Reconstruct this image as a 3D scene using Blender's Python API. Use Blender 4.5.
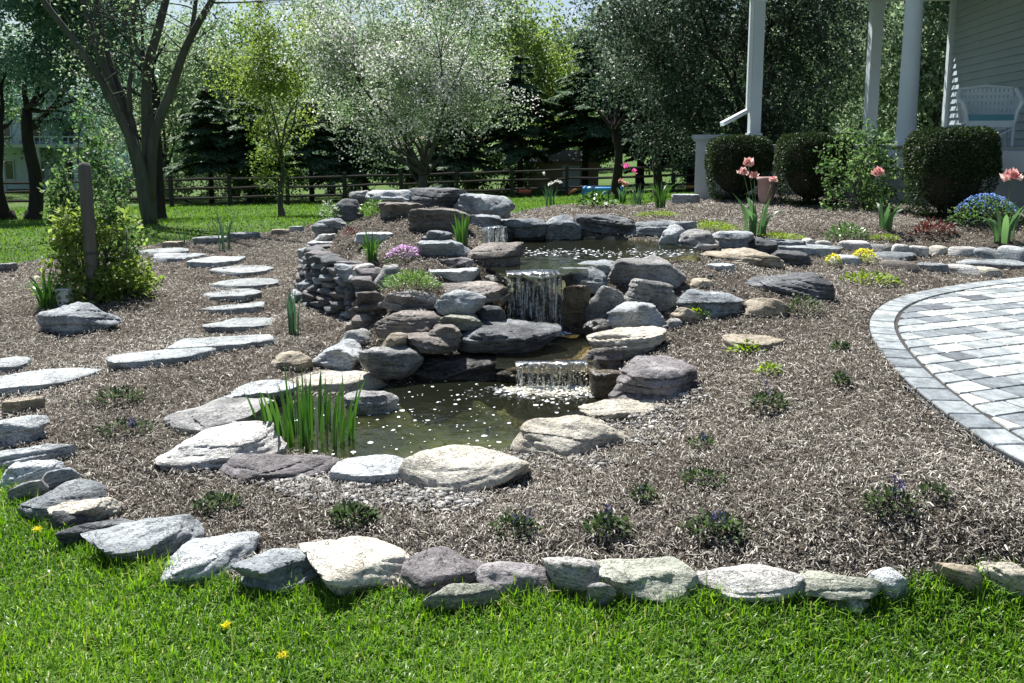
import bpy, math, random
import numpy as np
from mathutils import Vector, Matrix

# ------------------------------------------------------------------ camera, world, sun, exposure
W, H, F = 1024, 683, 887.0
PITCH = math.radians(8.5)
CY = 140.0 + F*math.tan(PITCH)      # row of the optical axis; the horizon lies on row 140
EYE = np.array((0.0, 0.0, 1.6))
SUN_AZ = math.radians(-25.0)      # measured from +Y towards +X
SUN_EL = math.radians(56.0)
sc = bpy.context.scene
for o in list(bpy.data.objects):
    bpy.data.objects.remove(o)
cam = bpy.data.cameras.new('camera'); camo = bpy.data.objects.new('camera', cam)
sc.collection.objects.link(camo); sc.camera = camo
camo.location = EYE; camo.rotation_euler = (math.pi/2 - PITCH, 0, 0)
cam.sensor_fit = 'HORIZONTAL'; cam.sensor_width = 36.0; cam.lens = 36.0*F/W; cam.shift_y = -(341.5-CY)/W
cam.clip_start = 0.05; cam.clip_end = 3000
wd = bpy.data.worlds.new('World'); sc.world = wd; wd.use_nodes = True
nt = wd.node_tree; nt.nodes.clear()
sky = nt.nodes.new('ShaderNodeTexSky'); sky.sky_type = 'NISHITA'; sky.sun_disc = False
sky.sun_elevation = SUN_EL; sky.sun_rotation = SUN_AZ
bgn = nt.nodes.new('ShaderNodeBackground'); bgn.inputs['Strength'].default_value = 0.052
won = nt.nodes.new('ShaderNodeOutputWorld')
nt.links.new(sky.outputs[0], bgn.inputs[0]); nt.links.new(bgn.outputs[0], won.inputs[0])
sl = bpy.data.lights.new('sun', 'SUN'); sl.energy = 5.0; sl.angle = math.radians(0.5); sl.color = (1.0, 0.98, 0.945)
so = bpy.data.objects.new('sun', sl); sc.collection.objects.link(so)
sdir = Vector((math.sin(SUN_AZ)*math.cos(SUN_EL), math.cos(SUN_AZ)*math.cos(SUN_EL), math.sin(SUN_EL)))
so.rotation_euler = sdir.to_track_quat('Z', 'Y').to_euler(); so.location = sdir*60
sc.view_settings.view_transform = 'Standard'; sc.view_settings.look = 'None'
sc.view_settings.exposure = 1.15; sc.view_settings.gamma = 1.0; sc.view_settings.use_curve_mapping = False
sc.cycles.max_bounces = 8; sc.cycles.diffuse_bounces = 3; sc.cycles.transparent_max_bounces = 12
sc.cycles.caustics_reflective = False; sc.cycles.caustics_refractive = False
sc.cycles.use_adaptive_sampling = False

# ------------------------------------------------------------------ pixel -> world helpers
CP, SP = math.cos(PITCH), math.sin(PITCH)
FWD = np.array((0, CP, -SP)); UPV = np.array((0, SP, CP)); RGT = np.array((1.0, 0, 0))
def ray(u, v):
    return FWD + RGT*((u-512.0)/F) + UPV*(-(v-CY)/F)
def PZ(u, v, z):
    r = ray(u, v); t = (z-EYE[2])/r[2]; return EYE + r*t
def PD(u, v, y):
    r = ray(u, v); return EYE + r*(y/r[1])
def XZ(u, y, z):           # point with world y and z that shows in column u
    D = y*CP - (z-EYE[2])*SP
    return np.array(((u-512.0)/F*D, y, z))
def cdepth(p):
    return float(np.dot(np.asarray(p)-EYE, FWD))

# ------------------------------------------------------------------ numpy noise
def _h3(ix, iy, iz, s):
    n = (ix*374761393 + iy*668265263 + iz*2147483647 + s*1274126177) & 0xffffffff
    n = ((n ^ (n >> 13))*1274126177) & 0xffffffff
    n = (n ^ (n >> 16)) & 0xffff
    return n/65535.0
def vnoise(p, s=0):
    p = np.asarray(p, float); i = np.floor(p).astype(np.int64); f = p-i; f = f*f*(3-2*f)
    x, y, z = i[:,0], i[:,1], i[:,2]; fx, fy, fz = f[:,0], f[:,1], f[:,2]
    def L(a, b, t): return a+(b-a)*t
    c = lambda a, b, d: _h3(x+a, y+b, z+d, s)
    return L(L(L(c(0,0,0),c(1,0,0),fx), L(c(0,1,0),c(1,1,0),fx), fy),
             L(L(c(0,0,1),c(1,0,1),fx), L(c(0,1,1),c(1,1,1),fx), fy), fz)*2-1
def fbm(p, s=0, o=4):
    a, t, q = 1.0, 0, np.asarray(p, float)
    for k in range(o):
        t = t + a*vnoise(q, s+k*17); q = q*2.03; a *= 0.5
    return t/1.9

# ------------------------------------------------------------------ mesh helpers
COL = sc.collection
def fast_mesh(name, v, f, mat=None, smooth=False, tint=None, mats=None, midx=None):
    v = np.ascontiguousarray(v, np.float32); f = np.ascontiguousarray(f, np.int32)
    me = bpy.data.meshes.new(name); k = f.shape[1]
    me.vertices.add(len(v)); me.vertices.foreach_set('co', v.ravel())
    me.loops.add(f.size); me.loops.foreach_set('vertex_index', f.ravel())
    me.polygons.add(len(f)); me.polygons.foreach_set('loop_start', np.arange(0, f.size, k, dtype=np.int32))
    if smooth: me.polygons.foreach_set('use_smooth', np.ones(len(f), bool))
    if tint is not None:
        a = me.attributes.new('tint', 'FLOAT', 'POINT'); a.data.foreach_set('value', np.ascontiguousarray(tint, np.float32))
    for m in (mats or ([mat] if mat else [])): me.materials.append(m)
    if midx is not None: me.polygons.foreach_set('material_index', np.ascontiguousarray(midx, np.int32))
    me.update(calc_edges=True); me.validate()
    return me
class MB:
    """collects polygons, links them as one mesh object"""
    def __init__(s): s.v = []; s.f = []; s.t = []
    def add(s, vs, fs, t=0.5):
        b = len(s.v); s.v += [tuple(map(float, q)) for q in vs]; s.f += [tuple(b+i for i in q) for q in fs]; s.t += [t]*len(vs)
    def box(s, c, d, R=None, t=0.5, taper=1.0):
        c = Vector(c); vs = []
        for sz in (-1, 1):
            k = taper if sz > 0 else 1
            for sx, sy in ((-1,-1),(1,-1),(1,1),(-1,1)):
                q = Vector((sx*d[0]/2*k, sy*d[1]/2*k, sz*d[2]/2)); vs.append(c + (R @ q if R else q))
        s.add(vs, [(3,2,1,0),(4,5,6,7),(0,1,5,4),(1,2,6,5),(2,3,7,6),(3,0,4,7)], t)
    def beam(s, a, b, w, h, t=0.5):
        a, b = Vector(a), Vector(b); d = b-a; L = d.length
        R = d.to_track_quat('X', 'Z').to_matrix(); s.box((a+b)/2, (L, w, h), R, t)
    def tube(s, pts, rad, n=8, cap=True, t=0.5):
        pts = [Vector(p) for p in pts]; m = len(pts)
        if not hasattr(rad, '__len__'): rad = [rad]*m
        vs = []; fs = []; nrm = None
        for i, p in enumerate(pts):
            d = (pts[min(i+1, m-1)]-pts[max(i-1, 0)]).normalized()
            if nrm is None: nrm = d.orthogonal().normalized()
            nrm = (nrm - d*nrm.dot(d))
            nrm = nrm.normalized() if nrm.length > 1e-6 else d.orthogonal().normalized()
            bi = d.cross(nrm)
            for k in range(n):
                a = 2*math.pi*k/n; vs.append(p + (nrm*math.cos(a)+bi*math.sin(a))*rad[i])
        for i in range(m-1):
            for k in range(n):
                k2 = (k+1) % n; fs.append((i*n+k, i*n+k2, (i+1)*n+k2, (i+1)*n+k))
        if cap: fs.append(tuple(range(n-1, -1, -1))); fs.append(tuple((m-1)*n+k for k in range(n)))
        s.add(vs, fs, t)
    def lathe(s, c, prof, n=20, t=0.5):
        vs = []; fs = []; m = len(prof)
        for r, z in prof:
            for k in range(n):
                a = 2*math.pi*k/n; vs.append((c[0]+r*math.cos(a), c[1]+r*math.sin(a), c[2]+z))
        for i in range(m-1):
            for k in range(n):
                k2 = (k+1) % n; fs.append((i*n+k, i*n+k2, (i+1)*n+k2, (i+1)*n+k))
        s.add(vs, fs, t)
    def build(s, name, mat, parent=None, loc=(0,0,0), smooth=False):
        me = bpy.data.meshes.new(name); me.from_pydata(s.v, [], s.f)
        a = me.attributes.new('tint', 'FLOAT', 'POINT'); a.data.foreach_set('value', np.array(s.t, np.float32))
        me.materials.append(mat)
        if smooth: me.polygons.foreach_set('use_smooth', np.ones(len(me.polygons), bool))
        return link(name, me, parent, loc)
def link(name, me, parent=None, loc=(0,0,0), rz=0.0):
    o = bpy.data.objects.new(name, me); COL.objects.link(o); o.location = loc; o.rotation_euler = (0,0,rz)
    if parent: o.parent = parent
    return o
def tag(o, label=None, cat=None, group=None, kind=None):
    if label: o['label'] = label
    if cat: o['category'] = cat
    if group: o['group'] = group
    if kind: o['kind'] = kind
    return o
def thing(name, label, cat, loc=(0,0,0), group=None, rz=0.0):
    return tag(link(name, None, None, loc, rz), label, cat, group)

# ------------------------------------------------------------------ materials
def newmat(name):
    m = bpy.data.materials.new(name); m.use_nodes = True; nt = m.node_tree; nt.nodes.clear(); return m, nt
def N(nt, t, **kw):
    n = nt.nodes.new('ShaderNode'+t)
    for k, v in kw.items():
        if k.startswith('i_'): n.inputs[k[2:].replace('_', ' ')].default_value = v
        elif k.startswith('n'): n.inputs[int(k[1:])].default_value = v
        else: setattr(n, k, v)
    return n
def ramp(nt, stops):
    r = nt.nodes.new('ShaderNodeValToRGB'); e = r.color_ramp.elements
    while len(e) > 1: e.remove(e[-1])
    e[0].position = stops[0][0]; e[0].color = (*stops[0][1], 1)
    for p, c in stops[1:]:
        q = e.new(p); q.color = (*c, 1)
    return r
def mixc(nt, fac, a, b, mode='MIX'):
    m = nt.nodes.new('ShaderNodeMix'); m.data_type = 'RGBA'; m.blend_type = mode
    L = nt.links
    for s, val in ((0, fac), (6, a), (7, b)):
        if hasattr(val, 'is_linked'): L.new(val, m.inputs[s])
        elif s == 0: m.inputs[0].default_value = val
        else: m.inputs[s].default_value = (*val, 1)
    return m.outputs[2]
def rock_mat(name, c1, c2, c3, rough=0.8, lichen=0.35, spec=0.3, strata=1.0):
    m, nt = newmat(name); L = nt.links
    tc = N(nt, 'TexCoord'); oi = N(nt, 'ObjectInfo')
    off = N(nt, 'VectorMath', operation='SCALE'); off.inputs[3].default_value = 37.0
    cx = N(nt, 'CombineXYZ'); [L.new(oi.outputs['Random'], cx.inputs[i]) for i in range(3)]
    L.new(cx.outputs[0], off.inputs[0])
    ad = N(nt, 'VectorMath', operation='ADD'); L.new(tc.outputs['Object'], ad.inputs[0]); L.new(off.outputs[0], ad.inputs[1])
    n1 = N(nt, 'TexNoise', i_Scale=3.2, i_Detail=6.0, i_Roughness=0.65); L.new(ad.outputs[0], n1.inputs['Vector'])
    mp = N(nt, 'Mapping'); mp.inputs['Scale'].default_value = (2.6, 2.6, 13.0); mp.inputs['Rotation'].default_value = (0.12, -0.1, 0)
    L.new(ad.outputs[0], mp.inputs[0])
    n2 = N(nt, 'TexNoise', i_Scale=1.5, i_Detail=5.0, i_Roughness=0.6); L.new(mp.outputs[0], n2.inputs['Vector'])
    n3 = N(nt, 'TexNoise', i_Scale=70.0, i_Detail=3.0, i_Roughness=0.7); L.new(ad.outputs[0], n3.inputs['Vector'])
    r1 = ramp(nt, [(0.32, c1), (0.5, c2), (0.68, c3)])
    mx = N(nt, 'Math', operation='MULTIPLY_ADD'); mx.inputs[1].default_value = 0.36*strata
    L.new(n2.outputs[0], mx.inputs[0]); 
    sb = N(nt, 'Math', operation='SUBTRACT'); L.new(n1.outputs[0], sb.inputs[0]); sb.inputs[1].default_value = 0.18*strata
    L.new(sb.outputs[0], mx.inputs[2]); L.new(mx.outputs[0], r1.inputs[0])
    # lichen / bleached patches
    n4 = N(nt, 'TexNoise', i_Scale=9.0, i_Detail=8.0, i_Roughness=0.75); L.new(ad.outputs[0], n4.inputs['Vector'])
    lr = ramp(nt, [(0.56, (0,0,0)), (0.66, (1,1,1))]); L.new(n4.outputs[0], lr.inputs[0])
    lf = N(nt, 'Math', operation='MULTIPLY'); lf.inputs[1].default_value = lichen; L.new(lr.outputs[0], lf.inputs[0])
    pale = tuple(min(0.85, c*1.35+0.10) for c in c3)
    cA = mixc(nt, lf.outputs[0], r1.outputs[0], pale)
    # dark cracks & grain
    gr = ramp(nt, [(0.30, (0.35,0.35,0.35)), (0.47, (.95,.95,.95)), (0.8, (1.25,1.25,1.25))]); L.new(n3.outputs[0], gr.inputs[0])
    cB = mixc(nt, 0.75, cA, gr.outputs[0], 'MULTIPLY')
    rv = N(nt, 'MapRange'); rv.inputs[3].default_value = 0.82; rv.inputs[4].default_value = 1.18; L.new(oi.outputs['Random'], rv.inputs[0])
    hs = N(nt, 'HueSaturation'); L.new(rv.outputs[0], hs.inputs['Value']); L.new(cB, hs.inputs['Color'])
    vo = N(nt, 'TexVoronoi', feature='DISTANCE_TO_EDGE', i_Scale=4.5); vo.inputs['Randomness'].default_value = 1
    vn = N(nt, 'TexNoise', i_Scale=6.0, i_Detail=4.0); L.new(mp.outputs[0], vn.inputs['Vector'])
    va = N(nt, 'VectorMath', operation='ADD'); L.new(ad.outputs[0], va.inputs[0]); 
    vs = N(nt, 'VectorMath', operation='SCALE'); vs.inputs[3].default_value = 0.35; L.new(vn.outputs['Color'], vs.inputs[0]); L.new(vs.outputs[0], va.inputs[1])
    L.new(va.outputs[0], vo.inputs['Vector'])
    cr = ramp(nt, [(0.0, (0.0,0.0,0.0)), (0.022, (1,1,1))]); L.new(vo.outputs[0], cr.inputs[0])
    hsum = N(nt, 'Math', operation='MULTIPLY_ADD'); hsum.inputs[1].default_value = 0.35; L.new(n3.outputs[0], hsum.inputs[0])
    h2 = N(nt, 'Math', operation='MULTIPLY_ADD'); h2.inputs[1].default_value = 1.2; L.new(n2.outputs[0], h2.inputs[0]); L.new(n4.outputs[0], h2.inputs[2])
    h3 = N(nt, 'Math', operation='MULTIPLY_ADD'); h3.inputs[1].default_value = 0.5; L.new(cr.outputs[0], h3.inputs[0]); L.new(h2.outputs[0], h3.inputs[2])
    L.new(h3.outputs[0], hsum.inputs[2])
    bp = N(nt, 'Bump', i_Strength=0.95, i_Distance=0.03); L.new(hsum.outputs[0], bp.inputs['Height'])
    b = N(nt, 'BsdfPrincipled'); b.inputs['Roughness'].default_value = rough; b.inputs['Specular IOR Level'].default_value = spec
    L.new(hs.outputs[0], b.inputs['Base Color']); L.new(bp.outputs[0], b.inputs['Normal'])
    o = N(nt, 'OutputMaterial'); L.new(b.outputs[0], o.inputs[0]); return m
def plain(name, c, rough=0.6, var=0.15, scale=8.0, bump=0.1, spec=0.4, stretch=(1,1,1), bscale=None):
    m, nt = newmat(name); L = nt.links
    tc = N(nt, 'TexCoord'); mp = N(nt, 'Mapping'); mp.inputs['Scale'].default_value = stretch; L.new(tc.outputs['Object'], mp.inputs[0])
    n = N(nt, 'TexNoise', i_Scale=scale, i_Detail=6.0, i_Roughness=0.65); L.new(mp.outputs[0], n.inputs['Vector'])
    r = ramp(nt, [(0.3, tuple(x*(1-var) for x in c)), (0.7, tuple(x*(1+var) for x in c))]); L.new(n.outputs[0], r.inputs[0])
    b = N(nt, 'BsdfPrincipled'); b.inputs['Roughness'].default_value = rough; b.inputs['Specular IOR Level'].default_value = spec
    L.new(r.outputs[0], b.inputs['Base Color'])
    if bump:
        n2 = N(nt, 'TexNoise', i_Scale=bscale or scale*4, i_Detail=5.0); L.new(mp.outputs[0], n2.inputs['Vector'])
        bp = N(nt, 'Bump', i_Strength=bump, i_Distance=0.02); L.new(n2.outputs[0], bp.inputs['Height']); L.new(bp.outputs[0], b.inputs['Normal'])
    o = N(nt, 'OutputMaterial'); L.new(b.outputs[0], o.inputs[0]); return m
def leaf_mat(name, stops, trans=0.4, rough=0.45, spec=0.35):
    """colour by each leaf's own tint; light passes through the blade"""
    m, nt = newmat(name); L = nt.links
    at = N(nt, 'Attribute', attribute_name='tint'); r = ramp(nt, stops); L.new(at.outputs['Fac'], r.inputs[0])
    b = N(nt, 'BsdfPrincipled'); b.inputs['Roughness'].default_value = rough; b.inputs['Specular IOR Level'].default_value = spec
    L.new(r.outputs[0], b.inputs['Base Color'])
    t = N(nt, 'BsdfTranslucent'); hs = N(nt, 'HueSaturation', i_Saturation=1.15, i_Value=1.5); L.new(r.outputs[0], hs.inputs['Color']); L.new(hs.outputs[0], t.inputs[0])
    mx = N(nt, 'MixShader', n0=trans); L.new(b.outputs[0], mx.inputs[1]); L.new(t.outputs[0], mx.inputs[2])
    o = N(nt, 'OutputMaterial'); L.new(mx.outputs[0], o.inputs[0]); return m
def tint_mat(name, stops, rough=0.8, bump=0.3, bscale=60.0, var=0.35, vscale=14.0, spec=0.3):
    m, nt = newmat(name); L = nt.links
    at = N(nt, 'Attribute', attribute_name='tint'); r = ramp(nt, stops); L.new(at.outputs['Fac'], r.inputs[0])
    tc = N(nt, 'TexCoord'); n = N(nt, 'TexNoise', i_Scale=vscale, i_Detail=7.0, i_Roughness=0.7); L.new(tc.outputs['Object'], n.inputs['Vector'])
    g = ramp(nt, [(0.3, (1-var,)*3), (0.7, (1+var*0.5,)*3)]); L.new(n.outputs[0], g.inputs[0])
    c = mixc(nt, 1.0, r.outputs[0], g.outputs[0], 'MULTIPLY')
    b = N(nt, 'BsdfPrincipled'); b.inputs['Roughness'].default_value = rough; b.inputs['Specular IOR Level'].default_value = spec
    L.new(c, b.inputs['Base Color'])
    n2 = N(nt, 'TexNoise', i_Scale=bscale, i_Detail=5.0); L.new(tc.outputs['Object'], n2.inputs['Vector'])
    bp = N(nt, 'Bump', i_Strength=bump, i_Distance=0.01); L.new(n2.outputs[0], bp.inputs['Height']); L.new(bp.outputs[0], b.inputs['Normal'])
    o = N(nt, 'OutputMaterial'); L.new(b.outputs[0], o.inputs[0]); return m

M = {}
M['slate']  = rock_mat('slate',  (.14,.155,.165), (.27,.295,.31), (.45,.475,.48))
M['pale']   = rock_mat('pale_slate', (.34,.36,.37), (.50,.53,.54), (.64,.66,.65), lichen=.25)
M['white']  = rock_mat('white_stone', (.38,.36,.33), (.53,.52,.49), (.68,.67,.64), lichen=.2)
M['tan']    = rock_mat('tan_sandstone', (.30,.25,.18), (.42,.36,.27), (.55,.49,.39), strata=.8)
M['cream']  = rock_mat('cream_sandstone', (.42,.38,.30), (.56,.52,.43), (.68,.64,.55), strata=.7, lichen=.2)
M['brown']  = rock_mat('brown_stone', (.10,.088,.078), (.19,.168,.15), (.31,.28,.25))
M['purple'] = rock_mat('purple_slate', (.12,.108,.108), (.21,.192,.195), (.33,.31,.31), strata=1.3)
M['olive']  = rock_mat('olive_slate', (.20,.21,.17), (.31,.32,.26), (.43,.44,.36))
M['grey']   = rock_mat('grey_stone', (.16,.16,.155), (.28,.28,.27), (.43,.42,.40))
M['dark']   = rock_mat('dark_slate', (.055,.057,.06), (.12,.125,.13), (.24,.25,.26), lichen=.25)
M['wet']    = rock_mat('wet_stone', (.018,.017,.016), (.04,.037,.034), (.08,.075,.065), rough=.22, lichen=.05, spec=.6)
M['wetbrown'] = rock_mat('wet_brown_rock', (.06,.045,.028), (.13,.10,.06), (.24,.19,.12), rough=.25, lichen=.05, spec=.6)
M['flag']   = rock_mat('flagstone', (.24,.26,.265), (.36,.385,.385), (.49,.51,.50), lichen=.3, strata=.2)
# ================================================================== TERRAIN
ctrl = []
def cz(u, v, z): ctrl.append(tuple(PZ(u, v, z)))
def cd(u, y, z): ctrl.append(tuple(XZ(u, y, z)))
for p in [(-9,-3,0),(0,-3,0),(9,-3,0.1),(-4,1,0),(0,1,0),(4,1,.05),(-2.6,2.2,0),(2.6,2.2,.02),(0,2.3,0)]: ctrl.append(p)
for q in [(100,565,0),(300,600,0),(500,612,0),(700,606,.01),(900,596,.03),(1040,582,.05),(20,500,0),(0,455,.02),(-120,420,.0),
          (300,530,.07),(420,530,.07),(540,535,.08),(680,545,.09),(800,545,.12),(900,540,.15),(1000,530,.18),
          (250,495,.05),(400,497,.05),(530,492,.06),(640,440,.09),(160,440,.05),(210,390,.07),(290,355,.1),(330,350,.1),
          (110,357,.06),(280,340,.09),(240,295,.09),(250,265,.08),(150,255,.04),(20,362,.03),(0,300,.03),(60,335,.04),(80,300,.05),
          (760,470,.19),(900,480,.24),(820,420,.24),(720,420,.14),(760,380,.22),(840,370,.29),(850,330,.30),(850,300,.32),
          (100,226,0.0),(150,222,0.0),(300,226,.05),(10,214,-.5),(-60,240,-.1),
          (1000,256,.44),(900,250,.46),(830,246,.48),(900,275,.37),(780,265,.44),
          (1005,236,.60),(890,228,.62),(755,240,.56),(650,240,.60),(940,218,.68),(815,206,.66),(735,198,.66),(640,206,.52),(560,206,.50),(1100,240,.60),(700,215,.6)]: cz(*q)
PAT0, PATS = 0.25, 0.02
def patz(y): return PAT0 + PATS*(y-3.6)
for q in [(1.95,3.5),(2.2,4.6),(2.6,5.9),(3.0,7.2),(4.2,8.2),(5,5),(6,7.5),(5,3.2),(8,5)]: ctrl.append((q[0], q[1], patz(q[1])-.03))
for q in [(400,6.05,.02),(400,6.4,.28),(400,6.95,.55),(470,6.25,.04),(470,6.65,.33),(470,7.0,.58),(350,7.1,.1),(355,7.55,.45),(385,7.6,.60),
          (480,7.4,.62),(500,8.5,.66),(400,8.0,.68),(400,9.0,.82),(440,9.3,.88),(345,9.3,.70),(345,8.7,.58),(325,8.6,.50),(300,8.3,.10),(288,8.8,.09),
          (255,9.2,.08),(400,10.8,.3),(480,10.8,.5),(335,10.6,.14),(285,9.8,.09),(535,6.5,.06),(535,6.72,.10),(535,7.0,.45),
          (640,7.0,.50),(640,6.5,.26),(700,7.0,.44),(700,6.3,.28),(630,5.9,.11),(690,5.6,.17),(780,7.0,.42),(640,5.2,.07),(620,7.9,.6),(560,9.5,.64)]: cd(*q)
for q in [(-14,24,-.5),(-8,24,-.5),(0,22,-.1),(4,20,.25),(8,20,.5),(-22,37,-1.35),(-8,37,-1.1),(5,40,-.8),(16,38,-.5),(24,20,.3),(-20,12,-.1),(-25,22,-.6),
          (12,12,.65),(9,15,.7),(14,5,.4),(-12,5,0),(-30,50,-1.5),(0,52,-1.1),(30,52,-.8),(-30,5,-.2),(30,5,.3),(0,16,.15),(-5,13,.05)]: ctrl.append(q)
CT = np.array(ctrl, float)
def tps_fit(c, lam=0.002):
    n = len(c); d2 = ((c[:,None,:2]-c[None,:,:2])**2).sum(-1); K = np.where(d2 > 0, .5*d2*np.log(d2+1e-12), 0) + lam*np.eye(n)
    P = np.c_[np.ones(n), c[:,:2]]; A = np.zeros((n+3, n+3)); A[:n,:n] = K; A[:n,n:] = P; A[n:,:n] = P.T
    return np.linalg.solve(A, np.r_[c[:,2], 0, 0, 0])
WT = tps_fit(CT)
def hgt(X, Y):
    X = np.atleast_1d(np.asarray(X, float)); Y = np.atleast_1d(np.asarray(Y, float))
    x = np.clip(X, -28, 28); y = np.clip(Y, -2.5, 50); out = np.empty(x.shape)
    fx, fy, fo = x.ravel(), y.ravel(), out.ravel()
    for i in range(0, len(fx), 20000):
        d2 = (fx[i:i+20000,None]-CT[None,:,0])**2 + (fy[i:i+20000,None]-CT[None,:,1])**2
        fo[i:i+20000] = (.5*d2*np.log(d2+1e-12)) @ WT[:len(CT)] + WT[-3] + WT[-2]*fx[i:i+20000] + WT[-1]*fy[i:i+20000]
    return np.clip(fo.reshape(x.shape), -2, 1.15)
def h1(x, y): return float(hgt([x], [y])[0])
def hit(u, v):
    r = ray(u, v); t = np.concatenate([np.arange(1.5, 14, .03), np.arange(14, 60, .15)])
    P = EYE[None] + r[None]*t[:,None]; g = P[:,2]-hgt(P[:,0], P[:,1]); k = np.where(g < 0)[0]
    if len(k) == 0: return PZ(u, v, -1.0)
    k = k[0]
    if k == 0: return P[0]
    a = g[k-1]/(g[k-1]-g[k]); return P[k-1]*(1-a)+P[k]*a
def inpoly(X, Y, poly):
    X = np.asarray(X); Y = np.asarray(Y); c = np.zeros(X.shape, bool); n = len(poly)
    for i in range(n):
        x1, y1 = poly[i][:2]; x2, y2 = poly[(i+1) % n][:2]
        if y1 == y2: continue
        c ^= ((y1 > Y) != (y2 > Y)) & (X < (x2-x1)*(Y-y1)/(y2-y1)+x1)
    return c
def edgedist(X, Y, poly):
    d = np.full(X.shape, 1e9); n = len(poly)
    for i in range(n):
        a = np.array(poly[i][:2]); b = np.array(poly[(i+1) % n][:2]); e = b-a; L2 = (e**2).sum()+1e-12
        t = np.clip(((X-a[0])*e[0]+(Y-a[1])*e[1])/L2, 0, 1); d = np.minimum(d, np.hypot(X-a[0]-t*e[0], Y-a[1]-t*e[1]))
    return d
ZL, ZM, ZU = 0.0, 0.14, 0.60          # water levels: lower pond, ledge, upper pond
lower = [PZ(u, v, ZL) for u, v in [(232,430),(262,452),(320,462),(400,470),(440,466),(520,448),(560,428),(610,408),(628,396),(606,384),(560,380),(500,380),(430,380),(396,384),(384,392),(330,398),(262,408)]]
ledge = [PZ(u, v, ZM) for u, v in [(500,368),(545,373),(594,368),(604,350),(598,336),(575,326),(535,324),(505,330),(500,345)]]
upper = [PZ(u, v, ZU) for u, v in [(505,276),(540,278),(568,272),(600,264),(655,258),(700,254),(690,246),(640,240),(560,238),(510,238),(480,246),(486,262)]]
PONDS = [(lower, ZL, .32, .9), (ledge, ZM, .05, .6), (upper, ZU, .30, 1.2)]
bed = [hit(u, v) for u, v in [(1500,575),(1150,574),(1024,573),(900,584),(800,592),(700,596),(600,596),(500,598),(410,594),(310,590),(210,582),(130,565),(85,545),(48,515),(20,490),(-10,462),(-80,440),(-260,420),
        (-260,300),(-120,276),(-30,270),(10,266),(60,256),(120,250),(165,243),(225,238),(300,230),(330,218)]]
bed += [np.array(p) for p in [(-1.9,10.9,0),(-.9,11.2,0),(-.2,11.0,0)]]
bed += [hit(u, v) for u, v in [(505,208),(560,206),(640,206),(690,199)]] + [np.array(p) for p in [(4.2,16.5,0),(8.6,16.5,0),(9.5,9.5,0),(9.5,3.2,0)]]
BED = [(p[0], p[1]) for p in bed]
def inbed(X, Y): return inpoly(X, Y, BED)
WALL = [(-1.62,9.9),(-1.95,9.55),(-2.12,9.1),(-2.08,8.6),(-1.86,8.1),(-1.6,7.72),(-1.36,7.38),(-1.22,7.1)]
WALLOUT = WALL + [(-1.5,6.9),(-1.9,7.3),(-2.4,7.9),(-2.7,8.6),(-2.75,9.2),(-2.5,9.8)]
def carve(X, Y, Z):
    ow = inpoly(X, Y, WALLOUT); Z = np.where(ow, np.minimum(Z, .085), Z)
    for poly, lv, dp, sl_ in PONDS:
        ins = inpoly(X, Y, poly); 
        if ins.any():
            ed = edgedist(X, Y, poly); Z = np.where(ins, np.minimum(Z, lv-np.minimum(dp, .02+ed*sl_)), Z)
    return Z
def grid_mesh(xs, ys, keep, zf):
    X, Y = np.meshgrid(xs, ys); Z = zf(X, Y); nx, ny = len(xs), len(ys)
    idx = np.arange(nx*ny).reshape(ny, nx)
    f = np.stack([idx[:-1,:-1], idx[:-1,1:], idx[1:,1:], idx[1:,:-1]], -1).reshape(-1, 4)
    if keep is not None:
        k = keep(X, Y); cx = (k[:-1,:-1] | k[:-1,1:] | k[1:,1:] | k[1:,:-1]).ravel(); f = f[cx]
        u, inv = np.unique(f, return_inverse=True); v = np.c_[X.ravel(), Y.ravel(), Z.ravel()][u]; return v, inv.reshape(f.shape)
    return np.c_[X.ravel(), Y.ravel(), Z.ravel()], f
# ---- lawn: one sheet to the horizon
def m_lawn():
    m, nt = newmat('lawn_turf'); L = nt.links; tc = N(nt, 'TexCoord')
    n1 = N(nt, 'TexNoise', i_Scale=.35, i_Detail=5.0, i_Roughness=.6); L.new(tc.outputs['Object'], n1.inputs['Vector'])
    n2 = N(nt, 'TexNoise', i_Scale=22.0, i_Detail=6.0, i_Roughness=.7); L.new(tc.outputs['Object'], n2.inputs['Vector'])
    r1 = ramp(nt, [(.3, (.045,.09,.016)), (.7, (.08,.145,.028))]); L.new(n1.outputs[0], r1.inputs[0])
    r2 = ramp(nt, [(.3, (.5,.5,.45)), (.7, (1.25,1.2,1.1))]); L.new(n2.outputs[0], r2.inputs[0])
    c = mixc(nt, 1, r1.outputs[0], r2.outputs[0], 'MULTIPLY')
    b = N(nt, 'BsdfPrincipled', i_Roughness=.9); b.inputs['Specular IOR Level'].default_value = .15; L.new(c, b.inputs['Base Color'])
    bp = N(nt, 'Bump', i_Strength=.8, i_Distance=.04); L.new(n2.outputs[0], bp.inputs['Height']); L.new(bp.outputs[0], b.inputs['Normal'])
    o = N(nt, 'OutputMaterial'); L.new(b.outputs[0], o.inputs[0]); return m
M['lawn'] = m_lawn()
gx = np.concatenate([-np.geomspace(12, 900, 40)[::-1], np.linspace(-11.7, 11.7, 160), np.geomspace(12, 900, 40)])
gy = np.concatenate([-np.geomspace(2, 600, 25)[::-1], np.linspace(-1.7, 26, 190), np.geomspace(26.5, 1500, 60)])
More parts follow.
